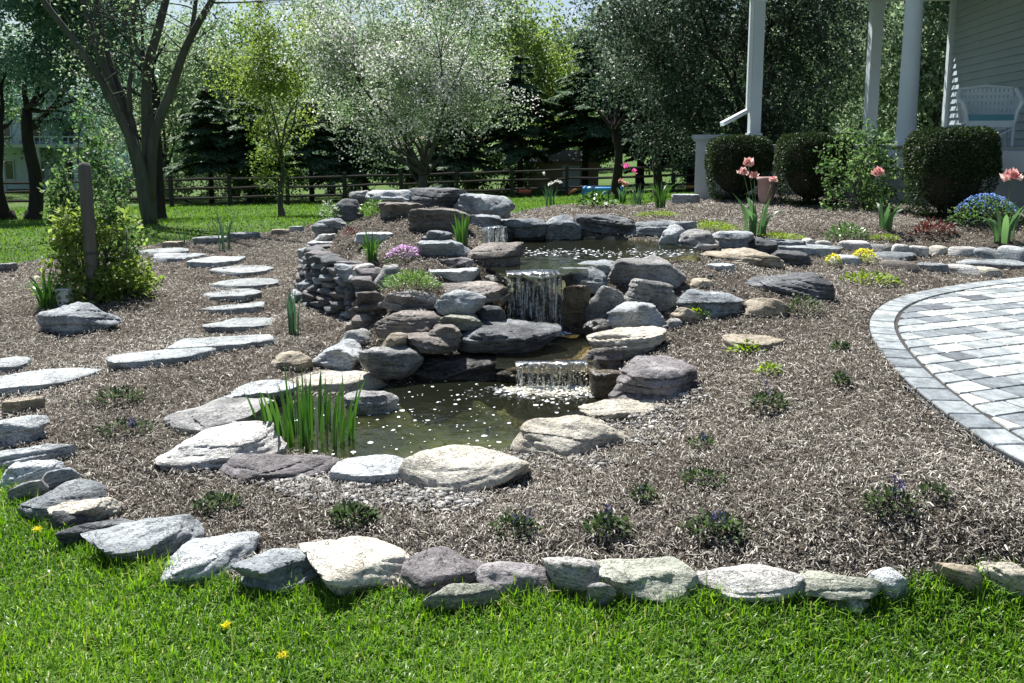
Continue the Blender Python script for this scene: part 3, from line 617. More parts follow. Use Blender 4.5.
# ================================================================== ROCKS
import bmesh
ICO = {}
for sdv in (3, 4, 5, 6):
    bm = bmesh.new(); bmesh.ops.create_icosphere(bm, subdivisions=sdv, radius=1.0); bm.verts.ensure_lookup_table()
    ICO[sdv] = (np.array([q.co[:] for q in bm.verts]), np.array([[q.index for q in g.verts] for g in bm.faces], np.int32)); bm.free()
def rock_mesh(w, d, h, seed, shape, sub=4):
    dirs, faces = ICO[sub]; r = np.random.default_rng(seed)
    P = []; dist = []
    def pl(n, q): n = np.array(n, float); P.append(n/np.linalg.norm(n)); dist.append(q)
    if shape == 'boulder':
        k, ns, noise, strat = 20, 8, .06, .035
        pl((r.normal(0,.15), r.normal(0,.15), 1), .86); pl((0,0,-1), .8)
        for i in range(ns): pl((math.cos(i*6.283/ns+r.random()), math.sin(i*6.283/ns+r.random()), r.normal(.1,.35)), r.uniform(.8, 1.0))
        for i in range(9): pl((r.normal(), r.normal(), r.uniform(.1, 1.2)), r.uniform(.78, .97))
    elif shape == 'slab':
        k, ns, noise, strat = 20, 7, .045, .075
        pl((r.normal(0,.06), r.normal(0,.06), 1), .62); pl((0,0,-1), .62)
        for i in range(ns): pl((math.cos(i*6.283/ns+r.random()*.8), math.sin(i*6.283/ns+r.random()*.8), r.normal(-.22,.2)), r.uniform(.76, .98))
        for i in range(4): pl((r.normal(), r.normal(), r.uniform(.7, 1.6)), r.uniform(.66, .82))
    elif shape == 'chunk':
        k, ns, noise, strat = 22, 6, .06, .06
        pl((r.normal(0,.22), r.normal(-.1,.2), 1), .74); pl((0,0,-1), .7)
        for i in range(ns): pl((math.cos(i*6.283/ns+r.random()*.9), math.sin(i*6.283/ns+r.random()*.9), r.normal(-.12,.35)), r.uniform(.72, 1.0))
        for i in range(7): pl((r.normal(), r.normal(), r.uniform(.15, 1.3)), r.uniform(.72, .95))
    elif shape == 'flag':
        k, ns, noise, strat = 22, 9, .02, .02
        pl((0,0,1), .5); pl((0,0,-1), .5)
        for i in range(ns): pl((math.cos(i*6.283/ns+r.random()*.7), math.sin(i*6.283/ns+r.random()*.7), r.normal(0,.12)), r.uniform(.78, 1.0))
    else:   # 'cobble'
        k, ns, noise, strat = 5, 5, .03, .0
        pl((0,0,1), .9); pl((0,0,-1), .8)
        for i in range(ns): pl((math.cos(i*6.283/ns+r.random()), math.sin(i*6.283/ns+r.random()), r.normal(.1,.2)), r.uniform(.85, 1.0))
    P = np.array(P); dist = np.array(dist); q = np.maximum(dirs @ P.T, 0)/dist[None]
    rad = 1/np.maximum((q**k).sum(1)**(1/k), .35); v = dirs*rad[:,None]
    lo, hi = v.min(0), v.max(0); v = (v-(lo+hi)/2)/((hi-lo)/2)
    v = v*np.array((w/2, d/2, h/2)); s = (w*d*h)**(1/3); off = r.random(3)*100
    nrm = v/np.array((w/2, d/2, h/2))**2; nrm /= np.linalg.norm(nrm, axis=1)[:,None]
    a = fbm(v/s*1.6+off, seed % 97, 4)*noise*s*1.5 + fbm(v/s*6+off, seed % 89, 3)*noise*s*.55+fbm(v/s*15+off, seed % 83, 2)*noise*s*.22
    v = v+nrm*a[:,None]
    if strat:   # split layers: ledges across the sides and steps on the top
        tl = np.array((r.normal(0,.15), r.normal(0,.15), 1)); zz = v @ tl + .12*s*fbm(v/s*.9+off, 7, 2)
        nl = max(2.0, r.uniform(3, 6)); ph = zz/h*nl; fr_ = ph-np.floor(ph); ledge_ = _h3(np.floor(ph).astype(np.int64), np.floor(ph*0).astype(np.int64)+seed % 50, np.zeros(len(v), np.int64), 3)-.5
        prof = (ledge_*1.5 - .5*np.clip((.12-np.minimum(fr_, 1-fr_))/.12, 0, 1))*strat*s*1.6
        hor = nrm*np.array((1, 1, .15)); v = v+hor*prof[:,None]
        up = np.clip(nrm[:,2]-.55, 0, 1)/.45
        st = np.floor((fbm(v/s*np.array((1.5,1.5,.3))+off+9, 11, 3)+1)*3.5)/3.5-1
        v[:,2] += up*st*strat*.55*s*.9
    v[:,2] -= v[:,2].min()
    return v, faces
RSEED = [100]
def put_rock(name, p, w, d, h, yaw, mat, shape, label, group, sink=.03, tilt=(0,0), pxw=40, cat='rock', seed=None):
    RSEED[0] += 1; sd = seed or RSEED[0]
    sub = 6 if pxw > 150 else 5 if pxw > 55 else 4 if pxw > 22 else 3
    v, f = rock_mesh(w, d, h+sink, sd, shape, sub)
    me = fast_mesh(name, v, f, M[mat], True)
    try: me.set_sharp_from_angle(angle=math.radians(38))
    except Exception: pass
    o = link(name, me, None, (p[0], p[1], p[2]-sink)); o.rotation_euler = (tilt[0], tilt[1], yaw)
    return tag(o, label, cat, group)
def rock(name, group, x0, y0, x1, y1, mat, shape, label, d=None, dep=.7, tilt=(0,0), hmin=.05, hmax=9, sink=.04, yaw=0, z=None, cat='rock', k=1.06):
    xc = (x0+x1)/2
    p = PZ(xc, y1, z) if z is not None else PD(xc, y1, d) if d else hit(xc, y1)
    if d:
        q = hit(xc, y1)
        if q[1] < p[1]-.08 and mat != 'wet': p = q
    D = cdepth(p); w = (x1-x0)*D/F*k; vis = (y1-y0)*D/F*1.04
    rv = ray(xc, (y0+y1)/2); a = math.atan2(-rv[2], math.hypot(rv[0], rv[1])); sa, ca = math.sin(a), math.cos(a)
    dp = dep*w; hh = (vis-dp*sa)/ca
    if hh < hmin: hh = hmin; dp = min(w*1.1, max((vis-hh*ca)/max(sa, .05), .25*w))
    if hh > hmax: hh = hmax
    hd = np.array((rv[0], rv[1], 0)); hd /= np.linalg.norm(hd); c = p+hd*dp*.47
    if d is None and z is None: c[2] = min(p[2], h1(c[0], c[1])+.02) if False else p[2]
    put_rock(name, c, w, dp, hh, -math.atan2(hd[0], hd[1])+yaw, mat, shape, label, group, sink, tilt, x1-x0, cat)
# ---- border stones along the lawn edge
G = 'stones edging the bed along the lawn'
B = [
 (9,397,40,413,'tan','flag','small tan stone behind the pale flat slab at the left frame edge'),
 (-14,411,44,447,'pale','slab','broad pale flat slab at the left frame edge where the lawn edging begins'),
 (-8,443,64,467,'pale','slab','pale flat topped slab just nearer than the slab at the left frame edge'),
 (5,460,56,485,'pale','chunk','pale rounded stone at the upper left corner of the near grass'),
 (45,467,76,487,'slate','chunk','small dark stone tucked behind the pale rounded stone at the grass corner'),
 (15,482,46,500,'grey','slab','low grey stone on the grass edge just below the pale rounded stone'),
 (29,485,96,522,'slate','slab','blue grey slab with a light edge at the left bend of the lawn edging'),
 (50,507,88,532,'dark','chunk','dark stone under the olive cream capstone at the left bend'),
 (66,520,126,542,'dark','slab','lowest dark stone poking into the grass at the left bend'),
 (62,496,118,524,'cream','slab','flat olive cream stone lying on top of two dark stones'),
 (101,516,197,562,'slate','slab','large tilted blue grey slab, first big stone of the front row from the left'),
 (173,537,252,577,'pale','slab','pale slab with dark undercut front, second big front row stone from left'),
 (241,542,316,588,'slate','slab','grey layered slab just left of the broad whitish front stone'),
 (311,537,412,592,'cream','slab','broad whitish stone with a tan corner, widest of the left half of the front row'),
 (430,582,491,606,'olive','slab','low mossy stone under the layered purple grey front slab'),
 (410,549,485,592,'purple','slab','layered purple grey slab with stepped splits in the front row'),
 (483,558,556,594,'purple','boulder','rounded purple stone in the front row beside the bright white stone'),
 (587,588,610,602,'grey','chunk','tiny grey stone wedged low between white and olive front stones'),
 (545,549,600,592,'white','chunk','bright white angular stone in the middle of the front row'),
 (597,557,693,599,'olive','slab','wide olive grey stone with a cracked top in the front row'),
 (691,562,793,602,'white','slab','long whitish stone with a tan flush in the right half of the front row'),
 (789,568,867,602,'olive','slab','grey green wedge stone right of the long whitish one in front row'),
 (861,562,907,592,'pale','chunk','small square white block with grass blades crossing it in the front row'),
 (934,559,976,584,'tan','slab','small tan stone half sunk in grass near the right frame edge'),
 (975,559,1032,586,'cream','slab','last tan stone of the front row at the right frame edge'),
]
for x0,y0,x1,y1,m,s,lab in B:
    wx = (x1-x0)*.085; x0 -= wx; x1 += wx
    if y1 > 560: y1 += 5
    rock('border_stone', G, x0, y0, x1, y1, m, s, lab, dep=.6, hmin=.085, tilt=(math.radians(random.Random(lab).uniform(3, 15)), math.radians(random.Random(lab+'b').uniform(-5, 5))), cat='stone')
Bf = [(-3,263,17,272,'grey'),(163,241,183,248,'tan'),(194,236,226,244,'flag'),(229,232,259,239,'flag'),(271,229,289,235,'tan'),(289,226,304,232,'pale'),(120,246,140,253,'grey')]
Lf = ['small grey flat stone on the far lawn edge at the left frame edge','small tan stone on far lawn edge left of the long flat one','long flat grey stone on the far lawn edge above the top of the path','flat pale stone on the far lawn edge midway between path and berm','small tan stone on the far lawn edge near the berm','smallest pale stone on the far lawn edge closest to the berm','grey stone on the lawn edge behind the climbing shrub']
for (x0,y0,x1,y1,m),lab in zip(Bf, Lf): rock('border_stone', G, x0, y0, x1, y1, m, 'flag', lab, dep=.6, hmin=.06, cat='stone')
# ---- stepping stones
G = 'flagstones of the stepping stone path'
S = [(-20,356,29,374,'left frame edge stepping stone, second nearest of the path'),(-40,371,104,393,'largest and nearest stepping stone at the left frame edge'),
 (110,349,217,366,'long pale stepping stone at the near bend of the path'),(169,336,281,351,'wide stepping stone just behind the one at the near bend'),(204,317,284,332,'bright oval stepping stone beside the lone iris'),
 (193,302,267,314,'narrow stepping stone behind the bright oval one'),(201,289,262,301,'pointed stepping stone in the middle of the path'),(211,278,281,290,'long stepping stone with pointed right end, middle of the path'),
 (211,265,276,277,'broad stepping stone where the path starts to bend left'),(188,256,246,267,'stepping stone at the far bend of the path'),(154,252,207,262,'second farthest stepping stone, near the climbing shrub'),(139,248,188,256,'farthest stepping stone under the climbing shrub')]
for x0,y0,x1,y1,lab in S: rock('stepping_stone', G, x0, y0, x1, y1, 'flag', 'flag', 'flat grey flagstone, '+lab, dep=.9, hmin=.045, hmax=.05, sink=.04, k=1.0, cat='stone')
# ---- rim of the lower pond
G = 'rocks around the lower pond'
R = [
 (45,302,118,334,'slate','chunk','big blue grey ledge rock in front of the wooden post and white pot',None,.7),
 (272,350,313,370,'tan','boulder','small tan rock at the far left corner of the lower pond',None,.7),
 (315,340,366,371,'pale','chunk','pale blue rock behind the tall pond irises, at the foot of the rock stack',None,.8),
 (262,369,388,393,'cream','flag','long pale cream slab lying behind the tall pond irises',None,.6),
 (220,380,297,402,'pale','slab','low pale slab left of the tall pond irises',None,.7),
 (345,390,398,411,'grey','slab','grey slab dipping into the pond right of the irises',5.05,.6),
 (173,399,272,438,'grey','slab','big grey flat topped rock at the left rim of the lower pond',None,.7),
 (163,427,283,469,'white','slab','bright white slab at the left front corner of the lower pond',None,.6),
 (227,449,333,482,'purple','slab','dark purple split slab on the front rim below the irises',None,.5),
 (331,455,412,487,'pale','flag','pale flat stone on the front rim between purple slab and beige boulder',None,.7),
 (403,443,530,494,'cream','boulder','big smooth beige boulder at the front centre of the lower pond rim',None,.62),
 (512,410,631,458,'cream','boulder','large cream boulder at the right front of the lower pond',None,.62),
 (578,395,664,420,'cream','slab','low cream slab behind the large cream boulder',None,.7),
 (611,356,699,404,'purple','slab','purple layered slab right of the lower waterfall',None,.75),
]
for x0,y0,x1,y1,m,s,lab,d,dep in R: rock('pond_rock', G, x0, y0, x1, y1, m, s, lab, d=d, dep=dep, sink=.06, k=1.08)
# ---- stacked rocks left of the falls
G = 'stacked rocks left of the waterfalls'
K = [
 (498,354,594,378,'wetbrown','slab','wet brown spill slab under the ledge water of the lower waterfall',5.66,.9),
 (418,350,512,388,'wet','slab','dark wet block at the waterline left of the lower waterfall',5.78,.6),
 (500,362,592,392,'wet','slab','black wet backing rock behind the lower waterfall',5.74,.4),
 (362,342,424,380,'grey','chunk','brown grey boulder at the bottom left of the stack above the pond',5.72,.75),
 (340,327,376,349,'grey','boulder','small grey boulder at the left foot of the stack',6.3,.8),
 (383,331,408,345,'tan','boulder','small tan stone wedged low in the stack above the brown grey boulder',5.85,.8),
 (404,331,458,352,'brown','slab','brown flat stone low in the stack beside the small tan stone',5.86,.7),
 (429,323,460,338,'brown','slab','small brown stone in the middle of the stack under the grey green flat stone',5.95,.8),
 (457,319,558,354,'dark','slab','long dark overhanging slab jutting between the two waterfalls',5.95,.62),
 (346,312,376,330,'brown','slab','small dark rounded stone at the left end of the stack',6.45,.8),
 (373,309,440,340,'brown','chunk','big brown boulder in the middle of the stack',6.05,.65),
 (478,304,506,327,'dark','boulder','dark boulder at the left foot of the upper waterfall',6.3,.8),
 (437,311,484,328,'olive','slab','grey green flat stone in the stack under the pale egg shaped rock',6.1,.65),
 (351,301,386,314,'brown','slab','narrow brown slab in the left column of the stack, second from bottom',6.5,.8),
 (356,289,386,304,'brown','slab','narrow brown slab in the left column of the stack, third from bottom',6.55,.8),
 (434,291,486,314,'pale','chunk','pale egg shaped rock near the top of the stack',6.2,.65),
 (380,289,443,311,'purple','slab','purple brown flat block below the bright green sedum clump',6.3,.65),
 (351,276,376,291,'purple','slab','top purple slab of the left column of the stack',6.65,.9),
 (443,280,509,303,'brown','slab','broad brown slab at the top of the stack left of the upper fall',6.42,.75),
 (374,264,403,285,'grey','boulder','pale grey rounded rock beside the sedum clump',6.9,.9),
 (500,272,568,290,'wet','slab','dark wet spill slab at the lip of the upper waterfall',6.62,.5),
 (500,284,572,332,'wet','chunk','black wet backing rock behind the upper waterfall',6.68,.3),
 (461,241,523,275,'brown','chunk','large dark brown boulder at the left edge of the upper pond',7.05,.7),
]
for x0,y0,x1,y1,m,s,lab,d,dep in K: rock('stacked_rock', G, x0, y0, x1, y1, m, s, lab, d=d, dep=dep, sink=.03, k=1.08)
G = 'rocks on top of the berm'
K = [
 (420,239,469,257,'slate','slab','flat slate slab on the berm left of the large brown boulder',7.7,.7),
 (422,230,454,244,'slate','slab','small slate slab behind the flat slate slab on the berm',8.3,.7),
 (440,257,476,268,'purple','slab','thin purple slab lying in the soil left of the large brown boulder',None,.6),
 (428,266,478,282,'pale','flag','flat pale stone behind the broad brown slab on the berm',None,.8),
 (482,273,509,284,'grey','slab','small grey slab at the left edge of the upper waterfall lip',None,.7),
 (356,232,392,240,'pale','flag','thin pale flagstone lying in the soil on top of the berm',8.3,.6),
 (336,264,361,280,'slate','slab','grey capstone at the near end of the dry stone wall',7.3,.8),
 (353,263,377,280,'white','boulder','small white stone next to the pale rounded rock on the berm',7.15,.8),
 (299,247,333,261,'slate','flag','wide flat capstone on the left corner of the dry stone wall',8.75,1.0),
 (307,240,335,248,'pale','flag','thin pale cap flagstone just above the left corner of the dry stone wall',8.95,.9),
 (316,233,336,242,'white','slab','small white stone stepped up behind the wall corner',9.1,.9),
 (316,226,337,234,'grey','flag','thin grey flagstone higher up the berm edge, above the small white stone',9.25,.9),
 (313,218,346,232,'slate','chunk','pointed slate rock at the left shoulder of the berm',9.3,.8),
 (332,200,364,219,'dark','boulder','dark rounded rock at the left end of the berm crest',9.55,.8),
 (350,191,374,203,'grey','boulder','small grey boulder on the left of the berm crest',9.75,.8),
 (379,202,423,218,'brown','slab','brown slab under the pale slab on the berm crest',9.3,.7),
 (369,189,423,206,'pale','slab','pale slab in the middle of the berm crest',9.5,.7),
 (411,208,470,232,'brown','slab','thick brown slab below the dark crest slab',8.95,.6),
 (408,188,470,208,'dark','slab','long dark slab capping the highest point of the berm',9.4,.6),
 (456,194,511,218,'slate','slab','tilted slate slab on the right end of the berm crest',9.2,.8),
]
for x0,y0,x1,y1,m,s,lab,d,dep in K: rock('berm_rock', G, x0, y0, x1, y1, m, s, lab, d=d, dep=dep, sink=.04, k=1.08, hmin=.05)
# ---- far edge of the upper pond
G = 'rocks around the upper pond'
K = [
 (466,214,504,228,'slate','slab','slate slab over the small trickle at the back of the upper pond',8.95,.7),
 (478,226,512,244,'wet','slab','dark wet rock under the small trickle',8.8,.5),
 (500,229,546,243,'wet','slab','lower dark block at the back left of the upper pond',8.95,.5),
 (501,217,546,234,'slate','slab','flat slate block at the back left of the upper pond',9.0,.6),
 (544,231,580,243,'wet','slab','dark waterline block under the angular grey rock at the back of the pond',9.05,.5),
 (543,215,580,236,'slate','chunk','angular grey rock at the back of the upper pond left of the long dark block',9.1,.7),
 (574,231,632,243,'wet','slab','dark waterline course below the long dark block',9.05,.5),
 (574,215,631,236,'dark','slab','long square dark block at the centre back of the upper pond',9.1,.45),
 (628,231,668,244,'wet','slab','dark waterline stone right of the long dark block',9.0,.5),
 (628,220,694,239,'slate','slab','long slate slab right of the long dark block',9.15,.4),
 (658,225,690,247,'pale','chunk','pale angular rock at the right back of the upper pond',8.85,.7),
 (677,229,717,252,'grey','chunk','grey brown jagged rock at the right end of the upper pond',8.7,.7),
 (704,231,750,250,'slate','slab','thick slate slab stepping right from the upper pond',None,.7),
 (746,239,776,254,'dark','chunk','dark small block at the right of the thick slate slab',None,.8),
 (760,239,803,248,'slate','flag','thin slate slab right of the dark small block, lying above another slab',None,.7),
 (774,244,839,255,'slate','flag','long thin slate slab leading to the cobble row',None,.6),
 (768,250,808,264,'dark','slab','dark slab below the long thin slate slab',None,.7),
 (700,248,781,265,'tan','slab','low smooth tan slab at the right end of the upper pond',None,.7),
 (708,263,734,272,'pale','flag','small pale flat stone in the mulch in front of the low tan slab',None,.8),
 (690,279,714,289,'tan','boulder','small tan stone above the blue grey boulder',None,.8),
 (566,260,620,272,'slate','slab','flat slate stone at the near right edge of the upper pond',7.1,.7),
 (558,266,609,289,'slate','slab','pale topped slab at the right lip of the upper waterfall',6.8,.7),
 (560,286,592,330,'wetbrown','slab','dark wet rock right beside the upper waterfall',6.62,.5),
 (603,254,685,290,'grey','boulder','long sloping grey boulder at the near right edge of the upper pond',6.85,.7),
 (620,275,678,308,'grey','chunk','broad grey boulder on the slope right of the upper waterfall',6.55,.75),
 (584,283,624,322,'grey','boulder','upright grey boulder beside the upper waterfall',6.5,.8),
 (584,318,612,332,'wet','boulder','small wet stone at the right of the ledge between the falls',6.3,.8),
 (606,300,668,332,'pale','boulder','rounded pale grey boulder below the broad grey one',6.3,.7),
 (590,326,662,356,'cream','slab','flat topped pale slab right of the ledge between the falls',5.95,.6),
 (584,345,622,374,'brown','slab','dark rock under the flat topped pale slab',5.9,.6),
 (590,368,622,394,'wetbrown','slab','wet dark block at the waterline right of the lower waterfall',5.75,.6),
 (673,288,744,319,'slate','chunk','blue grey boulder on the slope right of the waterfalls',None,.7),
 (670,306,698,324,'tan','chunk','small leaning tan stone against the blue grey boulder',None,.6),
 (668,318,684,329,'grey','cobble','little grey cobble below the leaning tan stone',None,.9),
 (744,296,791,317,'tan','boulder','tan rounded boulder right of the blue grey boulder',None,.75),
 (746,273,832,296,'dark','slab','flat dark slab with jagged end in the mulch near the patio',None,.6),
 (724,334,783,351,'tan','flag','flat tan stone lying alone in the mulch with a seedling in front',None,.8),
]
for x0,y0,x1,y1,m,s,lab,d,dep in K: rock('pond_rock', G, x0, y0, x1, y1, m, s, lab, d=d, dep=dep, sink=.05, k=1.08)
# ---- cobble row beyond the patio
G = 'stones lining the bed beyond the patio'
K = [(799,238,815,247,'white','small white cobble at the left start of the cobble row'),(814,240,832,247,'white','second small white cobble from the left start of the cobble row'),(839,240,871,251,'white','wide white cobble above the yellow flowers'),
 (869,244,894,252,'grey','grey flat cobble right of the wide white cobble'),(892,244,910,255,'white','upright white cobble, first of a pair in the middle of the row'),(908,245,927,256,'white','right hand white cobble of the pair in the middle of the row'),
 (926,245,949,255,'cream','cream cobble right of the white pair'),(950,246,974,257,'white','low white cobble left of the two big grey ones'),(971,247,1006,259,'slate','big grey cobble beside the low white one'),(1000,246,1034,262,'slate','biggest grey cobble at the right frame edge'),
 (919,263,947,272,'slate','dark flat stone in the lower row between the pale one and the patio'),(945,264,977,274,'white','white flat cobble in the lower row by the patio edge'),(975,266,1002,277,'cream','cream cobble closest to the patio edge'),
 (881,260,918,271,'brown','brown flat stone below the cobble row'),(829,254,862,265,'pale','pale flat stone between the two yellow flower clumps'),(868,251,912,260,'slate','slate slab lying under the cobble row'),(940,258,1030,268,'slate','long thin slate slab running right under the cobble row')]
for x0,y0,x1,y1,m,lab in K: rock('edging_stone', G, x0, y0, x1, y1, m, 'cobble' if y1-y0 > 8.5 and m != 'slate' or 'cobble' in lab else 'flag', lab, dep=.75, hmin=.05, sink=.03, cat='stone', k=1.1)
rock('flat_rock', None, 672, 194, 700, 204, 'pale', 'flag', 'pale flat rock lying by the foot of the grey cabinet', dep=.7)
# ---- dry stone wall: one thing, its courses are parts
wp = [np.array(q) for q in WALL]
wt = thing('retaining_wall', 'low curved dry stone wall of thin dark slabs holding the left side of the berm', 'wall', (-1.95, 8.4, .06))
rw = random.Random(11); sg = resample(wp, .02); Lw = len(sg)
zc = .05; course = 0; nst = 0
while zc < .53 and nst < 99:
    hc = rw.uniform(.05, .075); i = rw.randint(-8, 0)
    while i < Lw-4 and nst < 98:
        n = rw.randint(10, 19); a = sg[max(0, min(Lw-2, i))]; b = sg[max(1, min(Lw-1, i+n))]; c = (a+b)/2; e = b-a; L_ = np.linalg.norm(e)
        if L_ > .08:
            RSEED[0] += 1; v, f = rock_mesh(L_*1.04, rw.uniform(.2, .28), hc*1.08, RSEED[0], 'slab', 3)
            me = fast_mesh('stone', v, f, M[rw.choice(['dark','dark','brown','slate','dark','purple'])], True)
            o = link('stone', me, wt, (c[0]+1.95+rw.uniform(-.02,.02)+.06*course*.3, c[1]-8.4, zc-.06)); o.rotation_euler = (rw.uniform(-.05,.05), rw.uniform(-.04,.04), math.atan2(e[1], e[0])); nst += 1
        i += n
    zc += hc; course += 1
# ---- river pebbles between rocks and mulch
def pebbles(name, label, regs, n, r0, r1):
    V_, F_, T_ = [], [], []; dv, fv = ICO[3]; bmv = None
    b2 = bmesh.new(); bmesh.ops.create_icosphere(b2, subdivisions=2, radius=1.0); b2.verts.ensure_lookup_table(); dv = np.array([q.co[:] for q in b2.verts]); fv = np.array([[q.index for q in g.verts] for g in b2.faces]); b2.free()
    cnt = 0
    for u, vv, ru, rv, k in regs:
        for _ in range(k):
            a = rng.random()*6.283; q = math.sqrt(rng.random()); p = hit(u+ru*q*math.cos(a), vv+rv*q*math.sin(a)); s = r0+(r1-r0)*rng.random()**2
            if any(inpoly(np.array([p[0]]), np.array([p[1]]), po)[0] for po, *_r in PONDS): continue
            A = s*np.array((rng.uniform(.8,1.4), rng.uniform(.7,1.1), rng.uniform(.4,.75))); t = rng.random()*6.283; c, s_ = math.cos(t), math.sin(t)
            w_ = dv*A*(1+.1*rng.normal(size=(1,3))); w_ = np.c_[w_[:,0]*c-w_[:,1]*s_, w_[:,0]*s_+w_[:,1]*c, w_[:,2]]
            V_.append(w_+p+np.array((0,0,.005+rng.random()*.012))); F_.append(fv+cnt*len(dv)); T_.append(np.full(len(dv), rng.random())); cnt += 1
    me = fast_mesh(name, np.concatenate(V_), np.concatenate(F_), M['pebble'], True, np.concatenate(T_))
    tag(link(name, me), label, 'pebbles', kind='stuff')
M['pebble'] = tint_mat('river_pebbles', [(0,(.05,.048,.046)), (.4,(.13,.127,.12)), (.75,(.25,.245,.235)), (1,(.52,.50,.47))], .6, .1, 90, .2, 30)
pebbles('pebbles', 'grey river pebbles spilled along the rim of the lower pond', [(300,482,40,14,260),(360,495,75,13,620),(440,500,45,13,300),(215,470,50,10,70),(560,462,60,9,150),(640,425,45,22,240),(665,395,45,14,110),(700,310,60,30,80),(700,270,40,10,110),(345,352,40,6,60),(30,400,25,12,30)], 0, .007, .019)
# ================================================================== FOLIAGE HELPERS
def quads_leaf(P, nrm, dirn, length, width, tint, name, mat, fold=.25):
    """one folded quad per leaf: base, side, tip, side"""
    n = len(P); d = dirn/np.linalg.norm(dirn, axis=1)[:,None]; s = np.cross(nrm, d); s /= np.maximum(np.linalg.norm(s, axis=1), 1e-6)[:,None]
    up = np.cross(d, s); l = length[:,None]; w = width[:,None]/2
    v = np.stack([P, P+d*l*.5+s*w+up*w*fold*2, P+d*l, P+d*l*.5-s*w+up*w*fold*2], 1).reshape(-1, 3)
    f = np.arange(n*4).reshape(n, 4)
    return fast_mesh(name, v, f, mat, False, np.repeat(tint, 4))
def rvec(n): 
    v = rng.normal(size=(n, 3)); return v/np.linalg.norm(v, axis=1)[:,None]
M['bark'] = plain('grey_bark', (.085,.085,.072), .9, .4, 6, .8, .15, (1,1,.25), 18)
M['bark_dark'] = plain('dark_bark', (.035,.030,.026), .9, .4, 6, .8, .15, (1,1,.25), 18)
M['bark_grey'] = plain('smooth_grey_bark', (.10,.095,.09), .85, .3, 7, .5, .2, (1,1,.3), 22)
g = lambda *a: a
M['lf_pale'] = leaf_mat('pale_spring_leaves', [(0,g(.09,.14,.07)),(.5,g(.19,.26,.14)),(1,g(.34,.40,.27))], .5, .5, .25)
M['lf_yel'] = leaf_mat('yellow_green_leaves', [(0,g(.09,.14,.03)),(.5,g(.18,.25,.06)),(1,g(.31,.37,.14))], .5, .5, .25)
M['lf_blue'] = leaf_mat('blue_green_leaves', [(0,g(.06,.12,.09)),(.5,g(.14,.23,.18)),(1,g(.26,.36,.29))], .45, .45, .3)
M['lf_grey'] = leaf_mat('silver_green_leaves', [(0,g(.08,.13,.07)),(.5,g(.20,.26,.16)),(1,g(.36,.41,.29))], .5, .5, .25)
M['lf_dark'] = leaf_mat('dark_glossy_leaves', [(0,g(.018,.034,.02)),(.5,g(.05,.078,.05)),(1,g(.13,.165,.115))], .35, .5, .25)
M['lf_conif'] = leaf_mat('conifer_needles', [(0,g(.03,.06,.03)),(.5,g(.085,.145,.075)),(1,g(.17,.235,.12))], .3, .6, .15)
M['lf_mid'] = leaf_mat('mid_green_leaves', [(0,g(.04,.085,.03)),(.5,g(.10,.17,.06)),(1,g(.21,.29,.12))], .5, .5, .25)
M['lf_yew'] = leaf_mat('yew_leaves', [(0,g(.012,.025,.009)),(.6,g(.034,.06,.02)),(1,g(.10,.135,.04))], .2, .5, .25)
M['petal_w'] = leaf_mat('white_blossom', [(0,g(.55,.55,.52)),(1,g(.82,.80,.80))], .3, .5, .3)
M['petal_p'] = leaf_mat('pink_petals', [(0,g(.52,.17,.18)),(.5,g(.70,.38,.36)),(1,g(.80,.64,.60))], .25, .5, .3)
M['petal_l'] = leaf_mat('lilac_petals', [(0,g(.45,.27,.48)),(1,g(.72,.52,.72))], .4, .6, .2)
M['petal_b'] = leaf_mat('blue_petals', [(0,g(.12,.22,.55)),(1,g(.32,.45,.80))], .4, .6, .2)
M['petal_y'] = leaf_mat('yellow_petals', [(0,g(.55,.50,.05)),(1,g(.80,.74,.16))], .4, .6, .2)
M['petal_v'] = leaf_mat('violet_spikes', [(0,g(.03,.03,.10)),(1,g(.10,.09,.26))], .2, .6, .2)
M['petal_m'] = leaf_mat('magenta_petals', [(0,g(.55,.10,.30)),(1,g(.75,.25,.45))], .4, .6, .2)
M['iris'] = leaf_mat('iris_leaves', [(0,g(.03,.08,.02)),(.6,g(.065,.16,.03)),(1,g(.16,.27,.07))], .28, .35, .5)
M['iris_d'] = leaf_mat('dark_iris_leaves', [(0,g(.03,.07,.04)),(1,g(.08,.15,.08))], .3, .4, .4)
M['lime'] = leaf_mat('lime_groundcover', [(0,g(.10,.17,.02)),(1,g(.28,.38,.06))], .4, .5, .3)
M['sedum'] = leaf_mat('sedum_leaves', [(0,g(.05,.11,.025)),(.5,g(.12,.22,.05)),(1,g(.25,.34,.11))], .35, .45, .4)
M['ajuga'] = leaf_mat('ajuga_leaves', [(0,g(.02,.028,.02)),(.5,g(.045,.075,.03)),(1,g(.12,.17,.06))], .3, .55, .15)
M['red_leaf'] = leaf_mat('dark_red_leaves', [(0,g(.05,.015,.015)),(1,g(.14,.05,.04))], .3, .4, .4)
M['tulip_leaf'] = leaf_mat('tulip_leaves', [(0,g(.05,.11,.05)),(1,g(.13,.23,.09))], .4, .4, .4)
